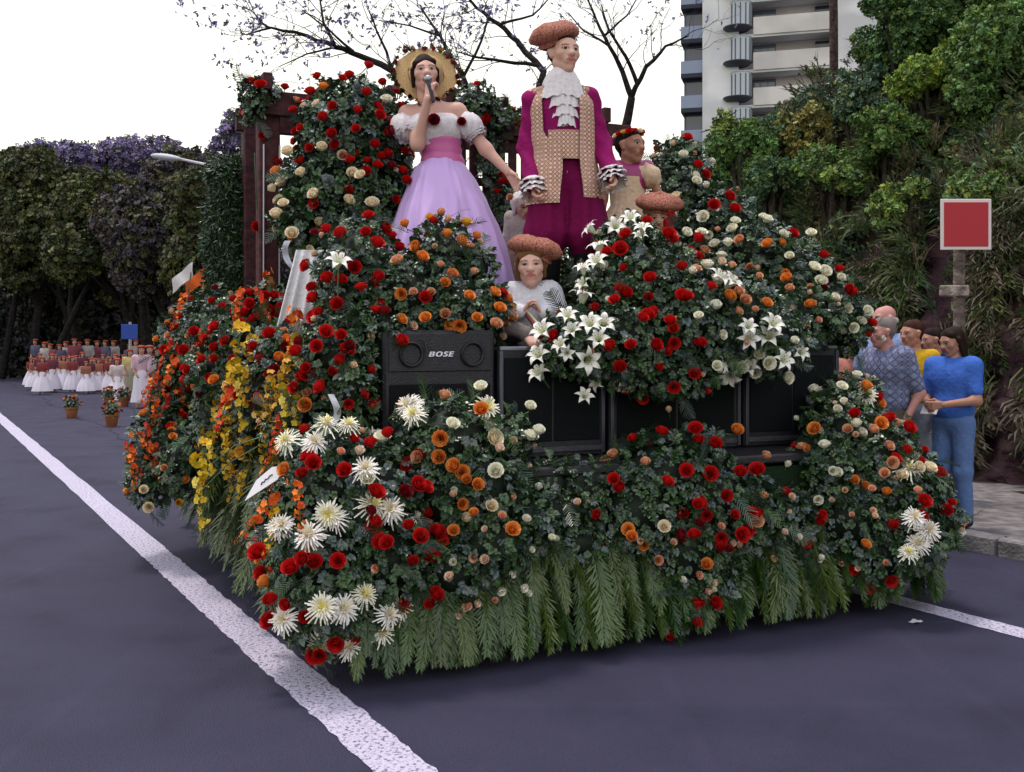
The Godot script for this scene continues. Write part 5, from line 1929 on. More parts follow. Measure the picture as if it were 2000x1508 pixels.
func bare_tree(label: String, d: float, limbs: Array, blooms: int) -> void:
	var first: Array = limbs[0][0]
	var p0 := spot(first[0], first[1], d)
	var foot := Vector3(p0.x, 0, p0.z)
	var t := thing("jacaranda_tree", label, "tree", foot, 0.0, "leafless jacarandas behind the float")
	var g := Geo.new()
	var tw := Geo.new()
	var ends: Array = []
	for l in limbs.size():
		var pts: Array = []
		var rad: Array = []
		var depth := 0.0
		for k in limbs[l].size():
			var q: Array = limbs[l][k]
			pts.append(spot(q[0], q[1], d + depth) - foot)
			rad.append(q[2])
			depth += rng.randf_range(-0.25, 0.3) if l > 0 else 0.0
		if l == 0:
			pts.push_front(Vector3(0, -0.1, 0))
			rad.push_front(first[2] * 1.25)
		var fine: Array = []
		var fr: Array = []
		for k in pts.size() - 1:
			for q in 3:
				fine.append(pts[k].lerp(pts[k + 1], q / 3.0) + (away() * float(rad[k]) * 0.5 if q else Vector3.ZERO))
				fr.append(lerpf(rad[k], rad[k + 1], q / 3.0))
		fine.append(pts[-1])
		fr.append(rad[-1])
		g.tube(fine, fr, 7, lin(0.04, 0.032, 0.036))
		if l > 0:
			for k in range(3, fine.size()):
				if rng.randf() < 0.85:
					var dir: Vector3 = (fine[k] - fine[k - 1]).normalized()
					var len := rng.randf_range(0.35, 0.7)
					twig(tw, ends, fine[k], (dir + away() * 0.9 + Vector3(0, 0.15, 0)).normalized(), len, minf(fr[k] * 0.5, 0.01), 2)
	obj("trunk", g, M.bark, t)
	obj("twigs", tw, M.bark, t, "stuff")
	var where: Array = []
	var tints := PackedColorArray()
	for k in blooms:
		var e: Vector3 = ends[rng.randi() % ends.size()]
		where.append(Transform3D(along(away(), away(), rng.randf_range(0.04, 0.11)), e + away() * rng.randf() * 0.16))
		tints.append(vary([lin(0.2, 0.17, 0.42), lin(0.28, 0.25, 0.5), lin(0.15, 0.12, 0.3), lin(0.08, 0.08, 0.08)][rng.randi() % 4], 0.3))
	many("blossom", FORM.tuft, M.far_leaf, where, tints, t)


# ---------------------------------------------------------------- the float
func beam(g: Geo, a: Vector3, b: Vector3, wide: float, high: float, col: Color) -> void:
	var d := b - a
	var x := d.normalized()
	var z := x.cross(Vector3.UP)
	if z.length() < 0.1:
		z = Vector3(0.414, 0, 0.91)
	z = z.normalized()
	g.box((a + b) * 0.5, Vector3(d.length(), high, wide), col, minf(wide, high) * 0.06, Basis(x, z.cross(x), z))


func float_base() -> void:
	var yaw := atan2(0.414, 0.910)
	var base := onfloat(1.8, 2.4, 0.0)
	var t := thing("parade_float", "parade float on a truck bed with a hanging fern skirt", "parade float", base, yaw)
	var here := func(a: float, b: float, y: float) -> Vector3: return Vector3(a - 1.8, y, 2.4 - b)
	var g := Geo.new()
	g.box(here.call(1.85, 2.55, 0.72), Vector3(3.3, 0.34, 4.7), lin(0.02, 0.022, 0.022), 0.02)
	obj("chassis", g, M.black_paint, t)
	g = Geo.new()
	g.box(here.call(1.82, 2.42, 0.915), Vector3(3.5, 0.05, 4.85), lin(0.03, 0.03, 0.035), 0.01)
	obj("deck", g, M.black_paint, t)
	g = Geo.new()
	g.box(here.call(1.82, 0.03, 0.83), Vector3(3.3, 0.05, 0.04), lin(0.05, 0.05, 0.06), 0.008)
	obj("deck_rail", g, M.black_paint, t)
	g = Geo.new()
	g.box(here.call(1.9, 2.75, 1.32), Vector3(3.0, 0.75, 3.6), lin(0.02, 0.03, 0.02), 0.02)
	obj("stage", g, M.cloth, t)
	for w in [[0.45, 0.9], [3.2, 0.9], [0.45, 4.2], [3.2, 4.2]]:
		var wh := thing_part("wheel", t)
		wh.position = here.call(w[0], w[1], 0.4)
		var ty := Geo.new()
		ty.tf = Transform3D(Basis(Vector3.BACK, PI / 2), Vector3.ZERO)
		ty.lathe(Vector3.ZERO, [Vector2(0.2, -0.1), Vector2(0.36, -0.1), Vector2(0.4, -0.06), Vector2(0.4, 0.06), Vector2(0.36, 0.1), Vector2(0.2, 0.1)], 28, lin(0.015, 0.015, 0.016))
		obj("tyre", ty, M.grille, wh)
		ty = Geo.new()
		ty.tf = Transform3D(Basis(Vector3.BACK, PI / 2), Vector3.ZERO)
		ty.lathe(Vector3.ZERO, [Vector2(0, -0.05), Vector2(0.19, -0.05), Vector2(0.21, -0.09), Vector2(0.21, 0.09), Vector2(0.19, 0.05), Vector2(0, 0.05)], 24, lin(0.2, 0.2, 0.2))
		obj("rim", ty, M.metal, wh)
	# dark green netting that carries the ferns
	g = Geo.new()
	g.box(here.call(1.8, 0.02, 0.56), Vector3(3.5, 0.62, 0.03), lin(0.014, 0.028, 0.014))
	g.box(here.call(0.02, 2.4, 0.56), Vector3(0.03, 0.62, 4.7), lin(0.014, 0.028, 0.014))
	g.box(here.call(3.58, 2.4, 0.56), Vector3(0.03, 0.62, 4.7), lin(0.014, 0.028, 0.014))
	g.box(here.call(1.8, 4.8, 0.56), Vector3(3.5, 0.62, 0.03), lin(0.014, 0.028, 0.014))
	obj("skirt_backing", g, M.cloth, t)
	clump.frequency = 0.4
	var spots: Array = []
	for row in 4:
		for k in 58:
			var a := -0.02 + 3.62 * (k + rng.randf()) / 58.0
			spots.append([a, -0.02 - 0.025 * (3 - row), [0.44, 0.49, 0.54, 0.59][row] + rng.randf_range(-0.07, 0.05), 0.0, rng.randf_range(0.36, 0.52) if row < 2 else rng.randf_range(0.34, 0.5)])
	for k in 60:
		spots.append([0.02 + 0.04 * rng.randf(), 0.1 + 4.6 * (k + rng.randf()) / 60.0, rng.randf_range(0.5, 0.9), -1.45, rng.randf_range(0.35, 0.6)])
	var rest: Array = []
	for k in 420:
		rest.append([0.05 - 0.1 * rng.randf(), 0.05 + 4.7 * rng.randf(), rng.randf_range(0.5, 1.15), -1.45, rng.randf_range(0.35, 0.65)])
	for k in 420:
		rest.append([3.64 * rng.randf() - 0.02, 0.0 - 0.05 * rng.randf(), rng.randf_range(0.35, 0.68), 0.0, rng.randf_range(0.3, 0.5)])
	for k in 200:
		rest.append([3.6, 0.1 + 4.6 * rng.randf(), rng.randf_range(0.55, 0.95), 1.57, rng.randf_range(0.45, 0.6)])
	for s in spots:
		var o := obj("fern_frond", FORM.frond[rng.randi() % 6], M.leaf, t)
		o.transform = frond_at(here.call(s[0], s[1], s[2]), s[3], s[4])
	for v in 3:
		var where: Array = []
		var tints := PackedColorArray()
		for k in rest.size():
			if k % 3 == v:
				var s: Array = rest[k]
				where.append(frond_at(here.call(s[0], s[1], s[2]), s[3], s[4]))
				tints.append(Color(1, 1, 1) * rng.randf_range(0.55, 1.0))
		many("fern_fringe", FORM.frond[v * 2], M.leaf, where, tints, t)


var clump := FastNoiseLite.new()


func frond_at(p: Vector3, turn: float, size: float) -> Transform3D:
	size = minf(size * (0.88 + 1.15 * clump.get_noise_2d(p.x * 9.0, p.z * 9.0)), (p.y - 0.04) / 0.98)
	return Transform3D(Basis.from_euler(Vector3(rng.randf_range(-0.22, 0.1), turn + rng.randf_range(-0.5, 0.5), rng.randf_range(-0.16, 0.16))) * Basis.from_scale(Vector3(1.15, 1, 1) * size), p)


func speakers() -> void:
	var yaw := atan2(0.414, 0.910)
	var black := lin(0.02, 0.021, 0.028)
	var t := thing("loudspeaker", "large black loudspeaker with two round ports and a white emblem", "loudspeaker", onfloat(0.58, 0.6, 0.94), yaw)
	var g := Geo.new()
	g.box(Vector3(0, 0.35, 0), Vector3(0.62, 0.7, 0.52), black, 0.015)
	obj("cabinet", g, M.black_paint, t)
	g = Geo.new()
	g.box(Vector3(0, 0.22, 0.262), Vector3(0.56, 0.4, 0.012), black * 0.7, 0.004)
	obj("grille", g, M.grille, t)
	g = Geo.new()
	g.box(Vector3(0, 0.585, 0.262), Vector3(0.57, 0.2, 0.012), black * 1.1, 0.004)
	obj("port_panel", g, M.black_paint, t)
	for s in [-1.0, 1.0]:
		g = Geo.new()
		g.tf = Transform3D(Basis(Vector3.RIGHT, PI / 2), Vector3(0.17 * s + 0.005, 0.575, 0.268))
		g.lathe(Vector3.ZERO, [Vector2(0.068, 0.0), Vector2(0.066, 0.016), Vector2(0.056, 0.018), Vector2(0.05, 0.006), Vector2(0.045, -0.05), Vector2(0, -0.06)], 32, black * 0.55)
		obj("port", g, M.black_paint, t)
	var em := thing_part("emblem", t)
	em.position = Vector3(0.0, 0.575, 0.269)
	var tm := TextMesh.new()
	var f := SystemFont.new()
	f.font_names = PackedStringArray(["Droid Sans"])
	f.font_weight = 700
	f.font_italic = true
	tm.font = f
	tm.text = "BOSE"
	tm.font_size = 48
	tm.pixel_size = 0.00095
	tm.depth = 0.006
	var o := MeshInstance3D.new()
	o.name = "lettering"
	o.mesh = tm
	var wm := StandardMaterial3D.new()
	wm.albedo_color = Color(0.88, 0.88, 0.93)
	wm.roughness = 0.5
	o.material_override = wm
	o.transform = Transform3D(Basis(Vector3(1.25, 0, 0), Vector3(0.28, 0.8, 0), Vector3(0, 0, 1)), Vector3(0.0, 0.0, 0.003))
	em.add_child(o, true)
	var widths := [[0.92, 1.57, "left"], [1.605, 2.5, "middle"], [2.535, 3.25, "right"]]
	for k in 3:
		var w: Array = widths[k]
		var wd: float = w[1] - w[0]
		t = thing("bass_cabinet", ["black bass cabinet with metal edges next to the loudspeaker with emblem", "wide black bass cabinet in the middle of the row", "black bass cabinet at the right end of the row"][k], "loudspeaker", onfloat((w[0] + w[1]) * 0.5, 0.62, 0.942), yaw, "bass cabinets in a row")
		g = Geo.new()
		g.box(Vector3(0, 0.3, 0), Vector3(wd, 0.6, 0.52), black, 0.012)
		obj("cabinet", g, M.black_paint, t)
		for q in 2:
			g = Geo.new()
			g.box(Vector3((q - 0.5) * wd * 0.46, 0.32, 0.262), Vector3(wd * 0.44, 0.46, 0.012), black * 0.75, 0.004)
			obj("grille", g, M.grille, t)
		g = Geo.new()
		g.box(Vector3(0, 0.6, 0.252), Vector3(wd * 0.98, 0.022, 0.03), lin(0.24, 0.24, 0.3), 0.004)
		obj("top_edge", g, M.metal, t)
		for q in [-1.0, 1.0]:
			g = Geo.new()
			g.box(Vector3(q * (wd * 0.5 - 0.012), 0.3, 0.266), Vector3(0.022, 0.57, 0.016), lin(0.11, 0.11, 0.15), 0.003)
			obj("side_edge", g, M.metal, t)
		g = Geo.new()
		g.box(Vector3(0, 0.045, 0.264), Vector3(wd * 0.94, 0.03, 0.02), lin(0.07, 0.07, 0.09), 0.004)
		obj("bottom_edge", g, M.black_paint, t)


func pergola() -> void:
	var t := thing("wooden_pergola", "dark red wooden pergola with slatted side at the back of the float", "pergola", onfloat(1.2, 2.4, 1.7), 0.0)
	var red := lin(0.085, 0.028, 0.034)
	var o := t.position
	for p in [[0.1, 2.4], [2.55, 2.4], [0.1, 2.95], [2.55, 2.95]]:
		var g := Geo.new()
		beam(g, onfloat(p[0], p[1], 0.94) - o, onfloat(p[0], p[1], 3.26) - o, 0.14, 0.14, vary(red, 0.15))
		obj("post", g, M.wood, t)
	for b in [2.32, 2.95]:
		var g := Geo.new()
		beam(g, onfloat(-0.02, b, 3.18) - o, onfloat(2.9, b, 3.18) - o, 0.07, 0.16, vary(red, 0.15))
		obj("beam", g, M.wood, t)
	for k in 7:
		var g := Geo.new()
		var a := 0.06 + 0.43 * k
		beam(g, onfloat(a, 2.2, 3.305) - o, onfloat(a, 3.05, 3.305) - o, 0.06, 0.11, vary(red, 0.2))
		obj("rafter", g, M.wood, t)
	for k in 11:
		var g := Geo.new()
		var a := 1.5 + 0.105 * k
		beam(g, onfloat(a, 2.38, 1.7) - o, onfloat(a, 2.38, 3.16) - o, 0.025, 0.062 if k % 3 else 0.085, vary(red, 0.25))
		obj("slat", g, M.wood, t)
	for y in [2.05, 2.75, 3.1]:
		var g := Geo.new()
		beam(g, onfloat(1.45, 2.35, y) - o, onfloat(2.6, 2.35, y) - o, 0.03, 0.06, vary(red, 0.15))
		obj("rail", g, M.wood, t)
	for a in [0.055, 0.16]:
		var g := Geo.new()
		g.tube([onfloat(a, 2.31, 1.7) - o, onfloat(a, 2.31, 2.9) - o], [0.007, 0.007], 6, lin(0.35, 0.33, 0.4))
		obj("thin_rod", g, M.metal, t)


func drapes() -> void:
	# pleated white cloth hanging from the rose column
	var t := thing("white_drape", "white pleated cloth hanging below the cream roses", "drape", spot(600, 640, 6.1))
	var g := Geo.new()
	var pts := PackedVector3Array()
	var cols := 70
	for r in 14:
		var f := r / 13.0
		for q in cols:
			var s := float(q) / (cols - 1)
			var p := spot(lerpf(lerpf(578, 542, f), lerpf(655, 650, f), s), lerpf(488, 650, f), 6.15)
			p += Vector3(0, 0.03 * s * f, 0.012 * sin(s * 31.0 + f + sin(s * 9.0)) * (0.5 + f) + 0.05 * f)
			pts.append(p - t.position)
	g.sheet(pts, 14, cols, lin(0.82, 0.81, 0.84))
	obj("cloth", g, M.cloth, t)
	g = Geo.new()
	pts.clear()
	for r in 16:
		var f := r / 15.0
		for q in 5:
			pts.append(spot(556 - 12 * sin(f * 3.0) + 14 * f + q * 3.0, 470 + 55 * f, 6.17) + Vector3(0, 0, 0.01 * sin(f * 9.0)) - t.position)
	g.sheet(pts, 16, 5, lin(0.5, 0.5, 0.6))
	obj("tie_band", g, M.cloth, t)
	t = thing("white_ribbon", "white ribbon hanging beside the left end of the loudspeakers", "ribbon", spot(642, 850, 5.2))
	g = Geo.new()
	pts.clear()
	for r in 18:
		var f := r / 17.0
		for q in 4:
			pts.append(spot(640 + 12 * sin(f * 4.0) + q * (5.0 - 3.0 * absf(f - 0.4)), 770 + 82 * f, 5.2) + Vector3(0, 0, 0.015 * sin(f * 8.0)) - t.position)
	g.sheet(pts, 18, 4, lin(0.72, 0.72, 0.8))
	obj("band", g, M.cloth, t)
	# white card on the left side
	t = thing("name_card", "tilted white card stuck among the ferns on the float's side", "card", spot(513, 943, 4.86))
	g = Geo.new()
	var b := Basis.from_euler(Vector3(-0.35, -0.35, deg_to_rad(40)))
	var outline := [Vector2(-0.115, -0.02), Vector2(0.07, -0.035), Vector2(0.1, -0.02), Vector2(0.1, 0.02), Vector2(0.075, 0.035), Vector2(-0.02, 0.03)]
	for z in [0.003, -0.003]:
		for k in range(1, outline.size() - 1):
			g.tri(b * Vector3(outline[0].x, outline[0].y, z), b * Vector3(outline[k].x, outline[k].y, z), b * Vector3(outline[k + 1].x, outline[k + 1].y, z), lin(0.76, 0.75, 0.8))
	for k in outline.size():
		var p: Vector2 = outline[k]
		var q: Vector2 = outline[(k + 1) % outline.size()]
		g.quad(b * Vector3(p.x, p.y, -0.003), b * Vector3(q.x, q.y, -0.003), b * Vector3(q.x, q.y, 0.003), b * Vector3(p.x, p.y, 0.003), lin(0.76, 0.75, 0.8))
	obj("card", g, M.paint, t)
	g = Geo.new()
	g = Geo.new()
	g.tube([Vector3(0.0, 0.0, -0.004), Vector3(0.12, -0.06, -0.25)], [0.003, 0.003], 5, lin(0.05, 0.1, 0.03))
	obj("pick", g, M.leaf, t)
	g = Geo.new()
	var w := [Vector2(-0.01, -0.006), Vector2(0.0, 0.001), Vector2(0.01, -0.004), Vector2(0.02, 0.003), Vector2(0.032, -0.003), Vector2(0.046, 0.004), Vector2(0.062, 0.0)]
	for k in w.size() - 1:
		g.tube([b * Vector3(w[k].x, w[k].y, 0.004), b * Vector3(w[k + 1].x, w[k + 1].y, 0.004)], [0.0035, 0.003], 4, lin(0.05, 0.05, 0.08))
	obj("handwriting", g, M.paint, t)


# ---------------------------------------------------------------- crowds
func spectators() -> void:
	var pink := lin(0.5, 0.24, 0.2)
	var y := 0.122
	var j := stance(1.76)
	j.hb = lean(-42, 2, 0)
	bystander("balding grey-haired man in sunglasses and light blue shirt at the back", Vector3(spot(1728, 600, 9.3).x, y, -9.3), -35, j, {"skin": pink, "shirt": lin(0.28, 0.36, 0.62), "trousers": lin(0.12, 0.11, 0.1), "hair": lin(0.45, 0.42, 0.42), "style": "bald", "sleeve": 0.35, "wide": 1.1, "loose": 1.15})
	var glasses := Geo.new()
	var c: Vector3 = j.head
	for s in [-1.0, 1.0]:
		glasses.ball(c + j.hb * (Vector3(0.14 * s, 0.035, 0.37) * j.hs), Vector3(0.024, 0.019, 0.008), lin(0.02, 0.015, 0.015), 12, 8, 0.0, j.hb)
		glasses.tube([c + j.hb * (Vector3(0.22 * s, 0.05, 0.34) * j.hs), c + j.hb * (Vector3(0.35 * s, 0.05, 0.0) * j.hs)], [0.003, 0.003], 4, lin(0.02, 0.015, 0.015))
	glasses.tube([c + j.hb * (Vector3(-0.06, 0.06, 0.41) * j.hs), c + j.hb * (Vector3(0.06, 0.06, 0.41) * j.hs)], [0.003, 0.003], 4, lin(0.02, 0.015, 0.015))
	obj("sunglasses", glasses, M.hair, get_child(get_child_count() - 1))
	var strap := Geo.new()
	strap.tube([Vector3(0.14, 1.46, 0.06), Vector3(0.05, 1.3, 0.15), Vector3(-0.06, 1.14, 0.16), Vector3(-0.13, 1.02, 0.14)], [0.014, 0.014, 0.014, 0.014], 6, lin(0.02, 0.025, 0.06))
	obj("shoulder_strap", strap, M.cloth, get_child(get_child_count() - 1))
	j = stance(1.64)
	j.hb = lean(-18, 2, 0)
	j.head += Vector3(0.0, -0.01, 0.05)
	j.el_l = Vector3(-0.25, 1.08, -0.06)
	j.wr_l = Vector3(-0.2, 0.86, 0.08)
	j.el_r = Vector3(0.24, 1.05, -0.08)
	bystander("stout man in grey-blue patterned shirt seen from the side facing the float", Vector3(spot(1735, 660, 8.35).x, y, -8.35), -62, j, {"skin": pink, "shirt": lin(0.27, 0.3, 0.42), "trousers": lin(0.12, 0.1, 0.09), "hair": lin(0.2, 0.17, 0.16), "style": "short", "stuff": "print", "sleeve": 0.42, "wide": 1.1, "loose": 1.22})
	j = stance(1.62)
	j.hb = lean(-30, 4, 0)
	bystander("woman in yellow top with bare shoulder behind the stout man", Vector3(spot(1782, 660, 8.9).x, y, -8.9), -38, j, {"skin": lin(0.42, 0.2, 0.14), "shirt": lin(0.62, 0.38, 0.02), "trousers": lin(0.24, 0.26, 0.3), "hair": lin(0.05, 0.022, 0.014), "sleeve": 0.0}, "spectators on the right pavement")
	j = stance(1.56)
	j.hb = lean(-60, 4, 0)
	bystander("dark-haired person in navy jacket between yellow top and blue shirt", Vector3(spot(1822, 660, 9.5).x, y, -9.5), -30, j, {"skin": lin(0.35, 0.17, 0.12), "shirt": lin(0.02, 0.03, 0.09), "trousers": lin(0.03, 0.03, 0.045), "hair": lin(0.02, 0.01, 0.01), "sleeve": 1.0, "loose": 1.1})
	j = stance(1.55)
	j.hb = lean(-25, 14, 0)
	j.el_l = Vector3(-0.2, 1.0, 0.05)
	j.wr_l = Vector3(-0.08, 0.96, 0.24)
	j.el_r = Vector3(0.21, 1.0, 0.05)
	j.wr_r = Vector3(0.05, 0.97, 0.26)
	bystander("dark-haired person in bright blue shirt and jeans holding something small", Vector3(spot(1862, 660, 8.2).x, y, -8.2), -50, j, {"skin": lin(0.4, 0.2, 0.14), "shirt": lin(0.06, 0.16, 0.58), "trousers": lin(0.12, 0.2, 0.42), "hair": lin(0.025, 0.014, 0.012), "sleeve": 0.36, "loose": 1.12, "style": "long", "curl_l": 0.6, "curl_r": 0.6})
	var t := thing("bag", "white paper held at the waist of the person in blue", "paper", get_child(get_child_count() - 1).position + Vector3(-0.22, 0.93, 0.1), deg_to_rad(-50))
	var g := Geo.new()
	g.box(Vector3(0, 0, 0), Vector3(0.13, 0.1, 0.012), lin(0.7, 0.7, 0.72), 0.004, lean(0, -40, 0))
	obj("sheet", g, M.paint, t)
	j = stance(1.5)
	j.hb = lean(-20, 0, 0)
	bystander("woman in peach blouse standing closest to the white roses", Vector3(spot(1668, 660, 9.6).x, y, -9.6), -30, j, {"skin": lin(0.4, 0.2, 0.15), "shirt": lin(0.5, 0.2, 0.16), "trousers": lin(0.1, 0.05, 0.05), "hair": lin(0.1, 0.05, 0.03), "sleeve": 0.4, "style": "long"})


func dancer(called: String, top: Color, skirt: Color, wide: float, h: float) -> Node3D:
	var t := Node3D.new()
	t.name = numbered(called, self)
	add_child(t, true)
	var j := stance(h)
	j.wr_l = j.el_l + Vector3(0.06, -0.16, 0.12) * j.k
	j.wr_r = j.el_r + Vector3(-0.06, -0.16, 0.12) * j.k
	var g := Geo.new()
	body_into(g, j, {"skin": lin(0.42, 0.22, 0.16), "cell": 0.025, "hand_cell": 0.01, "head_cell": 0.012})
	obj("body", g, M.skin, t)
	g = Geo.new()
	shirt_into(g, j, top, 0.5, 1.05, false, 0.025)
	obj("blouse", g, M.cloth, t)
	g = Geo.new()
	g.lathe(Vector3.ZERO, [Vector2(0.11 * j.k, h * 0.62), Vector2(0.2 * j.k, h * 0.5), Vector2(wide * 0.8 * j.k, h * 0.3), Vector2(wide * j.k, h * 0.1)], 40, skirt, 0.06, 9)
	obj("skirt", g, M.cloth, t)
	g = Geo.new()
	hair_into(g, j, [lin(0.04, 0.02, 0.015), lin(0.12, 0.05, 0.02)][0], "long")
	obj("hair", g, M.hair, t)
	g = Geo.new()
	g.ball(j.head + Vector3(0, 0.09, 0.0) * j.k, Vector3(0.12, 0.045, 0.12) * j.k, lin(0.4, 0.08, 0.05), 10, 6, 0.2)
	obj("flower_wreath", g, M.cloth, t)
	return t


func dancers() -> void:
	var white := lin(0.66, 0.62, 0.72)
	var kids := [dancer("person", lin(0.22, 0.05, 0.05), white, 0.44, 1.06), dancer("person", lin(0.34, 0.13, 0.09), white, 0.48, 1.0), dancer("person", lin(0.14, 0.04, 0.06), white * 0.9, 0.42, 1.1)]
	var row := 0
	for k in 26:
		var u := 60.0 + 8.2 * k + rng.randf_range(-2.5, 2.5)
		var d := rng.randf_range(29.5, 34.0)
		var o: Node3D = kids[k] if k < 3 else kids[rng.randi() % 3].duplicate()
		if k >= 3:
			o.name = numbered("person", self)
			add_child(o, true)
		var p := spot(u, 660, d)
		o.position = Vector3(p.x, 0.0, p.z)
		o.rotation.y = deg_to_rad(rng.randf_range(-10, 60))
		o.scale = Vector3.ONE * rng.randf_range(0.9, 1.05)
		tag(o, "child dancer in dark top and full white skirt in the far row", "person", "row of child dancers across the road")
		row += 1
	var grown := [dancer("person", lin(0.1, 0.1, 0.16), lin(0.06, 0.05, 0.06), 0.22, 1.5), dancer("person", lin(0.4, 0.36, 0.36), lin(0.1, 0.08, 0.1), 0.2, 1.6), dancer("person", lin(0.26, 0.07, 0.1), lin(0.16, 0.12, 0.16), 0.22, 1.55)]
	for k in 16:
		var o: Node3D = grown[k] if k < 3 else grown[k % 3].duplicate()
		if k >= 3:
			o.name = numbered("person", self)
			add_child(o, true)
		var p := spot(70.0 + 15.0 * k + rng.randf_range(-5, 5), 660, rng.randf_range(35.0, 38.0))
		o.position = Vector3(p.x, 0.05, p.z)
		o.rotation.y = deg_to_rad(rng.randf_range(-40, 60))
		o.scale = Vector3(0.95, rng.randf_range(0.85, 1.0), 0.95)
		tag(o, "onlooker standing behind the row of child dancers under the trees", "person", "onlookers behind the child dancers")
	var list := [
		["dancer in white blouse and wide white skirt in front of the far row", lin(0.6, 0.5, 0.5), lin(0.7, 0.68, 0.76), 0.46, 1.1, 228, 25.5],
		["dancer in yellow blouse standing beside the blue sign pole", lin(0.55, 0.45, 0.2), lin(0.3, 0.28, 0.2), 0.24, 1.3, 254, 27.0],
		["tall dancer in pale pink and white standing left of the red one", lin(0.62, 0.42, 0.5), lin(0.66, 0.62, 0.72), 0.28, 1.42, 276, 24.0],
		["dancer in deep red costume standing at the float's far corner", lin(0.4, 0.04, 0.1), lin(0.35, 0.03, 0.08), 0.22, 1.42, 292, 24.6],
		["dancer in white skirt and magenta sash nearest the float's far corner", lin(0.55, 0.4, 0.5), lin(0.68, 0.64, 0.72), 0.3, 1.38, 308, 23.6],
		["dancer in blue-white costume partly behind the red flowers", lin(0.4, 0.45, 0.6), lin(0.5, 0.1, 0.14), 0.28, 1.4, 322, 24.4],
	]
	for k in list:
		var o := dancer("person", k[1], k[2], k[3], k[4])
		var p := spot(k[5], 660, k[6])
		o.position = Vector3(p.x, 0, p.z)
		o.rotation.y = deg_to_rad(25)
		tag(o, k[0], "person", "standing dancers across the road")


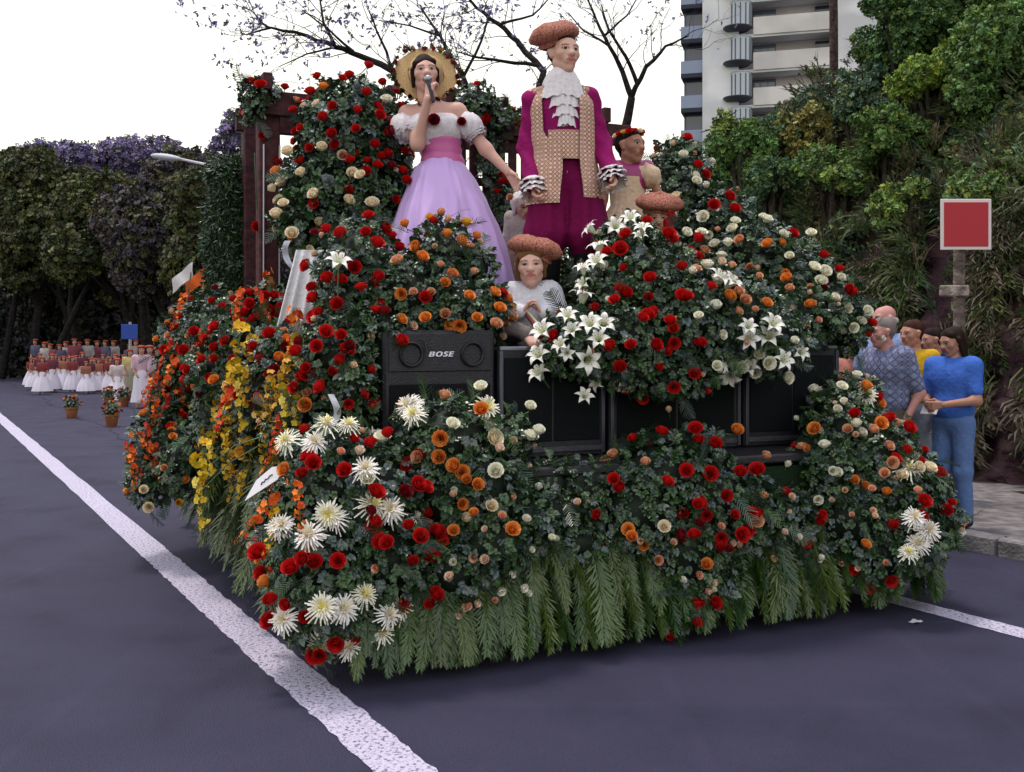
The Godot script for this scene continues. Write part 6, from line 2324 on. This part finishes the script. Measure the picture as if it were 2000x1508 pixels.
# ---------------------------------------------------------------- flowers on the float
func arrangements() -> void:
	arrangement("rose_column", "tall mound of red roses above cream roses beside the singer",
		[[690, 270, 7.05, 105, 110, 0.4], [650, 380, 6.95, 90, 105, 0.36], [730, 400, 7.0, 85, 120, 0.4], [700, 470, 6.9, 90, 70, 0.35], [595, 430, 6.85, 50, 62, 0.25]], {
		"red": [656, 217, 593, 225, 711, 199, 695, 229, 731, 234, 752, 246, 693, 256, 752, 262, 656, 264, 605, 253, 578, 258, 581, 292, 617, 286, 723, 282, 767, 291, 797, 306, 746, 312, 696, 330, 735, 331, 779, 339, 770, 364, 735, 219, 761, 195, 747, 163, 719, 130, 620, 150, 683, 160, 672, 174, 782, 208, 617, 192, 716, 432, 640, 236, 668, 310],
		"dark": [779, 258, 542, 320, 760, 330],
		"orange": [643, 190, 565, 345, 575, 460],
		"cream": [671, 300, 632, 306, 587, 318, 594, 342, 677, 348, 710, 355, 617, 381, 674, 391, 726, 399, 560, 372, 553, 358, 563, 405, 557, 423, 536, 424, 626, 433, 578, 447, 683, 447, 542, 447, 548, 395, 598, 470],
		"white": [745, 206, 640, 470]}, {"red": 26, "cream": 10, "bud": 8}, 560.0, 0.11)
	arrangement("pergola_garland", "red roses and leaves twined over the left end of the pergola",
		[[494, 200, 7.05, 20, 38, 0.12], [515, 178, 7.1, 28, 16, 0.12]], {
		"red": [497, 178, 513, 265, 540, 318, 502, 444, 556, 172, 590, 205], "peach": [578, 197]}, {"red": 4}, 620.0, 0.09)
	arrangement("pergola_garland", "red roses and leaves on the pergola right of the singer",
		[[930, 200, 7.6, 46, 30, 0.15], [980, 228, 7.7, 40, 20, 0.12], [960, 300, 7.7, 20, 60, 0.08], [985, 390, 7.7, 24, 36, 0.1]], {
		"red": [933, 167, 961, 228, 977, 380, 972, 345], "peach": [942, 252]}, {"red": 5}, 520.0, 0.09)
	arrangement("rose_bank", "bank of red roses at left and orange roses at right before the singer",
		[[700, 520, 5.85, 75, 95, 0.3], [675, 600, 5.75, 52, 85, 0.26], [800, 580, 5.8, 100, 85, 0.28], [860, 510, 5.95, 60, 80, 0.22], [885, 600, 5.82, 90, 68, 0.26], [955, 605, 5.85, 38, 45, 0.16], [740, 640, 5.6, 70, 45, 0.22], [930, 520, 6.0, 32, 40, 0.12]], {
		"red": [717, 432, 752, 450, 765, 462, 657, 466, 675, 475, 710, 465, 722, 487, 770, 487, 672, 510, 692, 522, 719, 535, 724, 546, 627, 520, 647, 552, 666, 555, 708, 597, 716, 604, 660, 595, 625, 585, 632, 617, 652, 642, 770, 655, 671, 652, 610, 562, 640, 610],
		"dark": [750, 617, 722, 687, 640, 470],
		"orange": [792, 440, 820, 485, 822, 512, 864, 550, 895, 477, 870, 465, 930, 485, 785, 575, 824, 609, 909, 586, 957, 602, 921, 614, 990, 617, 990, 587, 957, 577, 896, 629, 860, 558],
		"gold": [840, 427, 910, 437], "peach": [862, 417, 782, 530, 839, 572, 871, 612, 922, 540, 945, 620], "bud": [871, 442, 855, 527, 805, 575, 796, 639, 845, 662, 972, 645, 925, 497, 880, 640]}, {"red": 14, "bud": 12, "orange": 8}, 600.0, 0.085)
	arrangement("rose_trail", "trail of red roses falling beside the left loudspeaker",
		[[660, 690, 5.5, 62, 80, 0.24], [690, 770, 5.4, 42, 85, 0.2], [625, 720, 5.6, 45, 70, 0.22], [700, 700, 5.45, 40, 50, 0.16]], {
		"red": [665, 685, 630, 680, 617, 712, 650, 722, 664, 660, 640, 655, 672, 712, 610, 690, 652, 760, 604, 730], "dark": [690, 690, 600, 672], "peach": [605, 760], "lily": [660, 515]}, {"red": 10, "bud": 5}, 620.0, 0.08)
	arrangement("lily_and_rose_bank", "great mound of red roses edged with white lilies over the cabinets",
		[[1270, 560, 6.0, 100, 105, 0.32], [1340, 620, 5.92, 110, 115, 0.34], [1230, 660, 5.8, 90, 85, 0.26], [1135, 670, 5.72, 78, 66, 0.2], [1420, 620, 6.05, 95, 90, 0.32], [1490, 660, 6.12, 85, 65, 0.28], [1300, 720, 5.85, 100, 55, 0.25], [1180, 580, 5.95, 50, 60, 0.2], [1230, 470, 6.2, 55, 45, 0.2]], {
		"red": [1256, 444, 1301, 440, 1309, 424, 1296, 486, 1306, 488, 1341, 487, 1232, 478, 1203, 506, 1229, 507, 1334, 531, 1270, 546, 1202, 568, 1206, 576, 1267, 580, 1333, 583, 1343, 584, 1381, 570, 1166, 609, 1210, 611, 1271, 616, 1249, 633, 1317, 627, 1320, 640, 1320, 665, 1203, 673, 1232, 672, 1268, 672, 1366, 668, 1215, 705, 1279, 709, 1351, 729, 1314, 746, 1226, 765, 1260, 769, 1262, 622],
		"white": [1340, 456, 1370, 458, 1422, 477, 1409, 501, 1394, 601, 1359, 619, 1405, 652, 1383, 689, 1442, 693, 1484, 689, 1499, 689, 1476, 716, 1377, 530, 1394, 551, 1534, 664, 1528, 717, 1512, 640],
		"wbud": [1381, 724, 1440, 745, 1578, 670, 1573, 692, 1350, 545, 1195, 600],
		"lily": [1179, 458, 1171, 487, 1211, 453, 1232, 442, 1259, 474, 1160, 548, 1150, 560, 1137, 604, 1078, 655, 1054, 681, 1068, 690, 1076, 712, 1147, 649, 1174, 639, 1145, 700, 1139, 734, 1168, 747, 1113, 630, 1450, 633, 1495, 633, 1418, 559, 1399, 551, 1100, 675, 1520, 690, 1470, 700, 1425, 705, 1555, 685, 1500, 660, 1120, 650, 1165, 665, 1195, 525, 1455, 655],
		"peach": [1375, 491, 1357, 538, 1426, 578, 1452, 591, 1431, 610, 1410, 540], "orange": [1480, 600, 1418, 582], "bud": [1395, 533, 1464, 568, 1465, 610, 1435, 660]}, {"red": 14, "white": 8, "bud": 8, "lily": 5}, 620.0, 0.085)
	arrangement("rose_bank", "sloping bank of white and peach roses at the back right of the float",
		[[1335, 370, 7.35, 62, 75, 0.3], [1395, 440, 7.2, 80, 75, 0.32], [1465, 500, 7.0, 85, 80, 0.34], [1540, 550, 6.9, 85, 85, 0.34], [1610, 600, 6.85, 70, 70, 0.3], [1645, 640, 6.8, 45, 50, 0.2], [1320, 320, 7.4, 45, 45, 0.22], [1550, 620, 6.6, 90, 60, 0.3]], {
		"white": [1488, 432, 1494, 441, 1439, 440, 1436, 455, 1518, 466, 1575, 479, 1543, 509, 1580, 529, 1606, 532, 1637, 555, 1599, 550, 1617, 593, 1653, 603, 1678, 606, 1653, 628, 1640, 639, 1357, 356, 1379, 427, 1329, 424, 1336, 316, 1402, 480],
		"peach": [1451, 477, 1542, 572, 1578, 561, 1464, 520, 1500, 560], "orange": [1520, 478, 1514, 500, 1535, 536, 1581, 600, 1540, 546], "bud": [1578, 580, 1574, 636, 1590, 625, 1490, 530, 1420, 465],
		"red": [1421, 397, 1428, 415, 1548, 458, 1603, 505, 1637, 536, 1650, 573, 1658, 577, 1703, 633, 1342, 271, 1360, 328, 1395, 409, 1419, 394, 1372, 340], "cream": [1327, 421, 1340, 400], "wbud": [1691, 653, 1385, 385]}, {"white": 14, "bud": 14, "red": 6, "peach": 5}, 600.0, 0.085)
	arrangement("side_roses", "bed of red and orange roses along the float's left edge",
		[[570, 685, 6.2, 75, 50, 0.3], [500, 660, 6.8, 75, 75, 0.34], [430, 650, 7.4, 75, 80, 0.36], [370, 690, 8.0, 58, 85, 0.34], [460, 720, 6.9, 90, 70, 0.34], [560, 740, 6.1, 70, 70, 0.3], [350, 760, 8.0, 45, 60, 0.28], [520, 600, 6.7, 45, 35, 0.2]], {
		"red": [369, 628, 415, 595, 462, 598, 528, 588, 438, 645, 498, 625, 379, 675, 405, 668, 326, 685, 369, 694, 488, 668, 511, 681, 405, 708, 455, 711, 558, 625, 568, 648, 604, 638, 590, 610, 540, 600, 518, 585, 475, 640, 430, 615, 390, 650, 345, 700, 350, 640, 425, 690, 530, 660],
		"dark": [556, 690, 470, 690, 590, 670, 540, 730], "orange": [546, 714, 561, 668, 480, 735, 430, 735, 590, 720],
		"peach": [450, 735, 470, 712], "redspike": [560, 690, 572, 660, 340, 690, 370, 730], "spray": [505, 690, 571, 712, 585, 690]}, {"red": 60, "dark": 20, "peach": 14, "orange": 16, "redspike": 5}, 560.0, 0.09)
	arrangement("orchid_bank", "hanging sprays of yellow and gold orchids down the float's left side",
		[[580, 820, 5.75, 60, 80, 0.28], [510, 800, 6.3, 70, 90, 0.3], [440, 820, 7.0, 60, 100, 0.3], [620, 780, 5.6, 45, 80, 0.24]], {
		"spray": [424, 790, 430, 850, 402, 905, 391, 950, 505, 716, 520, 735, 566, 730, 508, 790, 536, 780, 502, 835, 488, 880, 572, 810, 575, 760, 435, 760, 545, 750, 590, 715, 470, 770, 555, 800, 412, 870, 492, 750, 440, 900],
		"redspike": [586, 830, 563, 868, 470, 800], "red": [585, 760, 470, 775, 596, 745], "dark": [545, 760], "orange": [600, 790, 563, 858], "gold": [480, 870]}, {"spray": 14, "bud": 5}, 420.0, 0.085, 0.4)
	arrangement("gladiolus_spray", "orange and red gladioli jutting out from the far end of the left side",
		[[315, 880, 7.7, 55, 85, 0.3], [340, 820, 7.8, 45, 60, 0.28], [360, 900, 7.4, 45, 70, 0.26], [295, 940, 7.5, 42, 45, 0.2]], {
		"redspike": [304, 791, 315, 775, 307, 819, 343, 790, 290, 858, 304, 892, 260, 897, 262, 917, 368, 790, 275, 905, 330, 800, 318, 760],
		"orange": [377, 880, 340, 858, 305, 900, 325, 850, 300, 880], "red": [330, 840, 358, 770, 352, 815], "peach": [378, 828, 330, 912], "cream": [305, 940, 283, 952, 290, 972], "gold": [365, 800, 333, 838, 350, 960]}, {"bud": 6, "orange": 8}, 420.0, 0.09)
	arrangement("corner_bouquet", "chrysanthemums and red roses massed at the front left corner",
		[[650, 950, 5.0, 110, 105, 0.28], [730, 960, 5.05, 100, 110, 0.26], [640, 1080, 4.9, 105, 110, 0.26], [750, 1080, 4.95, 95, 90, 0.22], [630, 1180, 4.88, 85, 75, 0.2], [700, 1190, 4.9, 60, 55, 0.16], [570, 1010, 5.1, 60, 110, 0.24], [640, 880, 5.15, 80, 45, 0.22], [640, 1250, 4.86, 32, 38, 0.1]], {
		"mum": [583, 886, 621, 883, 673, 862, 642, 996, 759, 993, 700, 1014, 611, 1052, 573, 1007, 566, 1034, 632, 1155, 700, 1150, 663, 1165, 742, 1200, 573, 1203, 738, 1228, 687, 1245, 718, 927, 655, 1020, 640, 865, 760, 1190],
		"red": [687, 867, 725, 876, 751, 872, 821, 891, 666, 931, 708, 960, 794, 950, 803, 955, 728, 1015, 706, 1036, 714, 1042, 745, 1062, 755, 1066, 789, 1040, 804, 1057, 821, 1000, 861, 1057, 802, 1096, 849, 1091, 605, 1090, 615, 1098, 590, 1102, 544, 1081, 656, 1093, 583, 1152, 563, 1179, 599, 1202, 528, 1214, 511, 1121, 625, 1252, 651, 1238, 623, 1272, 785, 1183, 849, 1164, 595, 929, 609, 903, 622, 920],
		"dark": [780, 962, 700, 985], "redspike": [588, 975, 500, 1090, 560, 1000], "goldspike": [545, 1030], "orange": [563, 921, 520, 1140, 512, 1095], "bud": [825, 948, 690, 900, 530, 1050, 660, 905], "white": [745, 865, 700, 940]}, {"red": 12, "mum": 6, "bud": 8}, 580.0, 0.085)
	arrangement("front_bouquet", "loose bouquet of orange and cream roses left of centre on the front",
		[[880, 860, 5.2, 90, 80, 0.22], [930, 950, 5.18, 90, 100, 0.2], [860, 960, 5.15, 70, 90, 0.2], [950, 1060, 5.12, 85, 80, 0.16], [880, 1110, 5.05, 70, 70, 0.14], [990, 870, 5.3, 48, 60, 0.14], [1030, 1020, 5.25, 55, 55, 0.12], [820, 830, 5.25, 45, 40, 0.14]], {
		"orange": [920, 824, 863, 857, 898, 918, 905, 924, 914, 938, 932, 947, 894, 981, 927, 990, 899, 1041, 994, 1038, 860, 890], "mum": [818, 812, 808, 800, 830, 828, 950, 797],
		"white": [883, 836, 959, 926, 939, 757, 1035, 795, 1023, 853, 1028, 856], "cream": [964, 831, 954, 857, 916, 1019, 957, 986, 967, 834],
		"bud": [880, 967, 825, 948, 949, 1041, 975, 1019, 928, 1086, 949, 1090, 880, 1121, 921, 1167, 966, 1174, 911, 1183, 897, 1200, 867, 773, 783, 794, 965, 890],
		"wbud": [977, 1152, 1050, 955, 1028, 1017, 1061, 1041, 1085, 1055, 999, 1117, 1030, 1159, 1026, 1072], "red": [861, 1057, 849, 1091, 820, 893, 850, 1164], "peach": [822, 890, 867, 776]}, {"bud": 8, "wbud": 6}, 520.0, 0.085)
	arrangement("front_bouquet", "dense bouquet of red and peach roses right of centre on the front",
		[[1290, 930, 5.66, 100, 80, 0.2], [1240, 1000, 5.58, 95, 85, 0.2], [1370, 980, 5.74, 100, 110, 0.22], [1320, 1080, 5.62, 100, 85, 0.18], [1450, 1000, 5.86, 85, 75, 0.2], [1380, 1130, 5.7, 70, 70, 0.14], [1530, 1010, 6.0, 60, 60, 0.18], [1350, 880, 5.8, 70, 45, 0.16], [1340, 1195, 5.6, 30, 40, 0.08]], {
		"red": [1240, 864, 1292, 857, 1355, 858, 1362, 866, 1388, 893, 1335, 921, 1385, 929, 1426, 934, 1208, 954, 1214, 960, 1290, 955, 1405, 969, 1356, 976, 1363, 983, 1187, 1003, 1378, 1003, 1419, 1000, 1137, 1050, 1349, 1052, 1399, 1072, 1426, 1028, 1355, 1159, 1392, 1171, 1326, 1224, 1352, 1210, 1469, 946, 1534, 968, 1402, 1040, 1577, 1008, 1580, 1018, 1449, 998, 1450, 1030],
		"dark": [1316, 1041, 1355, 1036, 1399, 1074], "peach": [1183, 903, 1214, 900, 1264, 910, 1138, 972, 1287, 1093, 1495, 892, 1484, 976, 1475, 1016], "cream": [1166, 988, 1292, 1026], "orange": [1209, 1093, 1228, 1030, 1234, 1036, 1256, 1059, 1374, 1100, 1438, 842],
		"bud": [1319, 841, 1314, 1062, 1400, 1021, 1426, 1084, 1516, 981, 1519, 1035, 1420, 1050, 1250, 1050, 1360, 1120], "wbud": [1330, 1128, 1549, 1035, 1573, 1061, 1534, 950, 1599, 1093, 1390, 1150]}, {"red": 12, "bud": 10}, 560.0, 0.085)
	arrangement("corner_bouquet", "tall bouquet of white, peach and red roses at the front right corner",
		[[1640, 830, 6.3, 70, 75, 0.26], [1690, 900, 6.25, 90, 90, 0.3], [1620, 920, 6.15, 70, 80, 0.24], [1740, 970, 6.2, 95, 85, 0.3], [1790, 950, 6.25, 55, 65, 0.24], [1660, 1010, 6.1, 90, 85, 0.22], [1770, 1050, 6.1, 70, 70, 0.22], [1720, 1080, 6.05, 70, 60, 0.16], [1820, 1010, 6.2, 50, 60, 0.2], [1660, 770, 6.4, 50, 40, 0.18]], {
		"white": [1590, 765, 1644, 773, 1638, 806, 1677, 844, 1655, 857, 1626, 920, 1633, 925, 1605, 964, 1614, 881, 1664, 762], "wbud": [1573, 821, 1649, 800, 1600, 1000],
		"orange": [1612, 836, 1692, 829, 1584, 881, 1664, 937, 1683, 948, 1733, 964, 1685, 1057, 1685, 762, 1716, 790], "peach": [1655, 838, 1702, 857, 1729, 877, 1718, 918, 1733, 903, 1575, 880, 1752, 829], "cream": [1767, 910, 1760, 935, 1800, 930],
		"bud": [1676, 860, 1689, 972, 1646, 953, 1661, 1007, 1692, 1009, 1646, 1089, 1681, 1104, 1729, 1098, 1750, 940, 1700, 1000, 1780, 965],
		"red": [1735, 823, 1763, 883, 1804, 881, 1793, 909, 1826, 933, 1793, 979, 1793, 1018, 1733, 1022, 1845, 1000, 1700, 1148, 1748, 858], "mum": [1774, 1000, 1774, 1070, 1804, 1040, 1770, 920, 1790, 1060]}, {"white": 6, "bud": 12, "red": 10, "mum": 4}, 560.0, 0.085)
	arrangement("leaf_garland", "thin leafy garland joining the two front bouquets",
		[[1090, 1000, 5.4, 75, 55, 0.09], [1140, 960, 5.5, 70, 60, 0.08], [1060, 950, 5.42, 60, 50, 0.07], [1110, 1060, 5.4, 85, 40, 0.09], [1480, 1090, 5.9, 80, 45, 0.1], [1560, 1080, 6.02, 60, 50, 0.1]], {"bud": [1125, 985, 1500, 1090], "wbud": [1560, 1090]}, {}, 560.0, 0.075)
	arrangement("leaf_bank", "dark leafy bank behind the youth's legs", [[1010, 560, 7.7, 110, 70, 0.25], [1140, 560, 7.8, 110, 80, 0.25], [1250, 500, 7.9, 80, 110, 0.25]], {"red": [1003, 470]}, {"red": 3}, 420.0, 0.1)
	# climbing greenery at the back left post
	var c := onfloat(-0.28, 2.75, 0.94)
	var t := thing("ivy_column", "dark green column of climbing leaves left of the pergola post", "plant", c, 0.0)
	var lobes: Array = []
	for k in 9:
		lobes.append([spot(455 + rng.randf_range(-14, 14), 350 + 32 * k, 7.8), Vector3(0.17 + 0.006 * k, 0.16, 0.2)])
	leaves_on(t, "foliage", lobes, 620.0, 0.12, FORM.fine_tuft, M.leaf, [lin(0.025, 0.065, 0.022), lin(0.04, 0.09, 0.03), lin(0.015, 0.04, 0.016), lin(0.06, 0.09, 0.06)], 0.7, 0.1)


func _ready() -> void:
	rng.seed = 20
	var cam := Camera3D.new()
	cam.name = "camera"
	cam.near = 0.05
	cam.far = 600.0
	cam.projection = Camera3D.PROJECTION_FRUSTUM
	cam.size = 2.0 * cam.near * (754.0 / FOCAL)
	cam.frustum_offset = Vector2(0, -94.0 / FOCAL * cam.near)
	cam.position = Vector3(0, EYE, 0)
	add_child(cam)
	var env := Environment.new()
	env.background_mode = Environment.BG_SKY
	var sky := Sky.new()
	var sm := ProceduralSkyMaterial.new()
	sm.sky_top_color = Color(0.92, 0.93, 1.0)
	sm.sky_horizon_color = Color(1.0, 0.99, 0.86)
	sm.sky_curve = 0.3
	sm.ground_bottom_color = Color(0.3, 0.29, 0.33)
	sm.ground_horizon_color = Color(0.6, 0.59, 0.6)
	sm.sun_angle_max = 1.0
	sky.sky_material = sm
	env.sky = sky
	env.background_energy_multiplier = 1.25
	env.tonemap_mode = Environment.TONE_MAPPER_LINEAR
	env.tonemap_exposure = 1.18
	env.sdfgi_enabled = true
	env.ssao_enabled = true
	env.ssil_enabled = true
	var we := WorldEnvironment.new()
	we.name = "sky"
	we.environment = env
	add_child(we)
	var sun := DirectionalLight3D.new()
	sun.name = "sun"
	sun.light_energy = 0.6
	sun.light_angular_distance = 11.0
	sun.light_color = Color(1.0, 0.96, 0.92)
	sun.shadow_enabled = true
	add_child(sun)
	sun.look_at_from_position(Vector3(-3, 16, -2), Vector3.ZERO)
	make_materials()
	make_flowers()
	setting()
	float_base()
	pergola()
	speakers()
	drapes()
	arrangements()
	singer()
	youth()
	small_child()
	flower_girl()
	hidden_children()
	spectators()
	dancers()
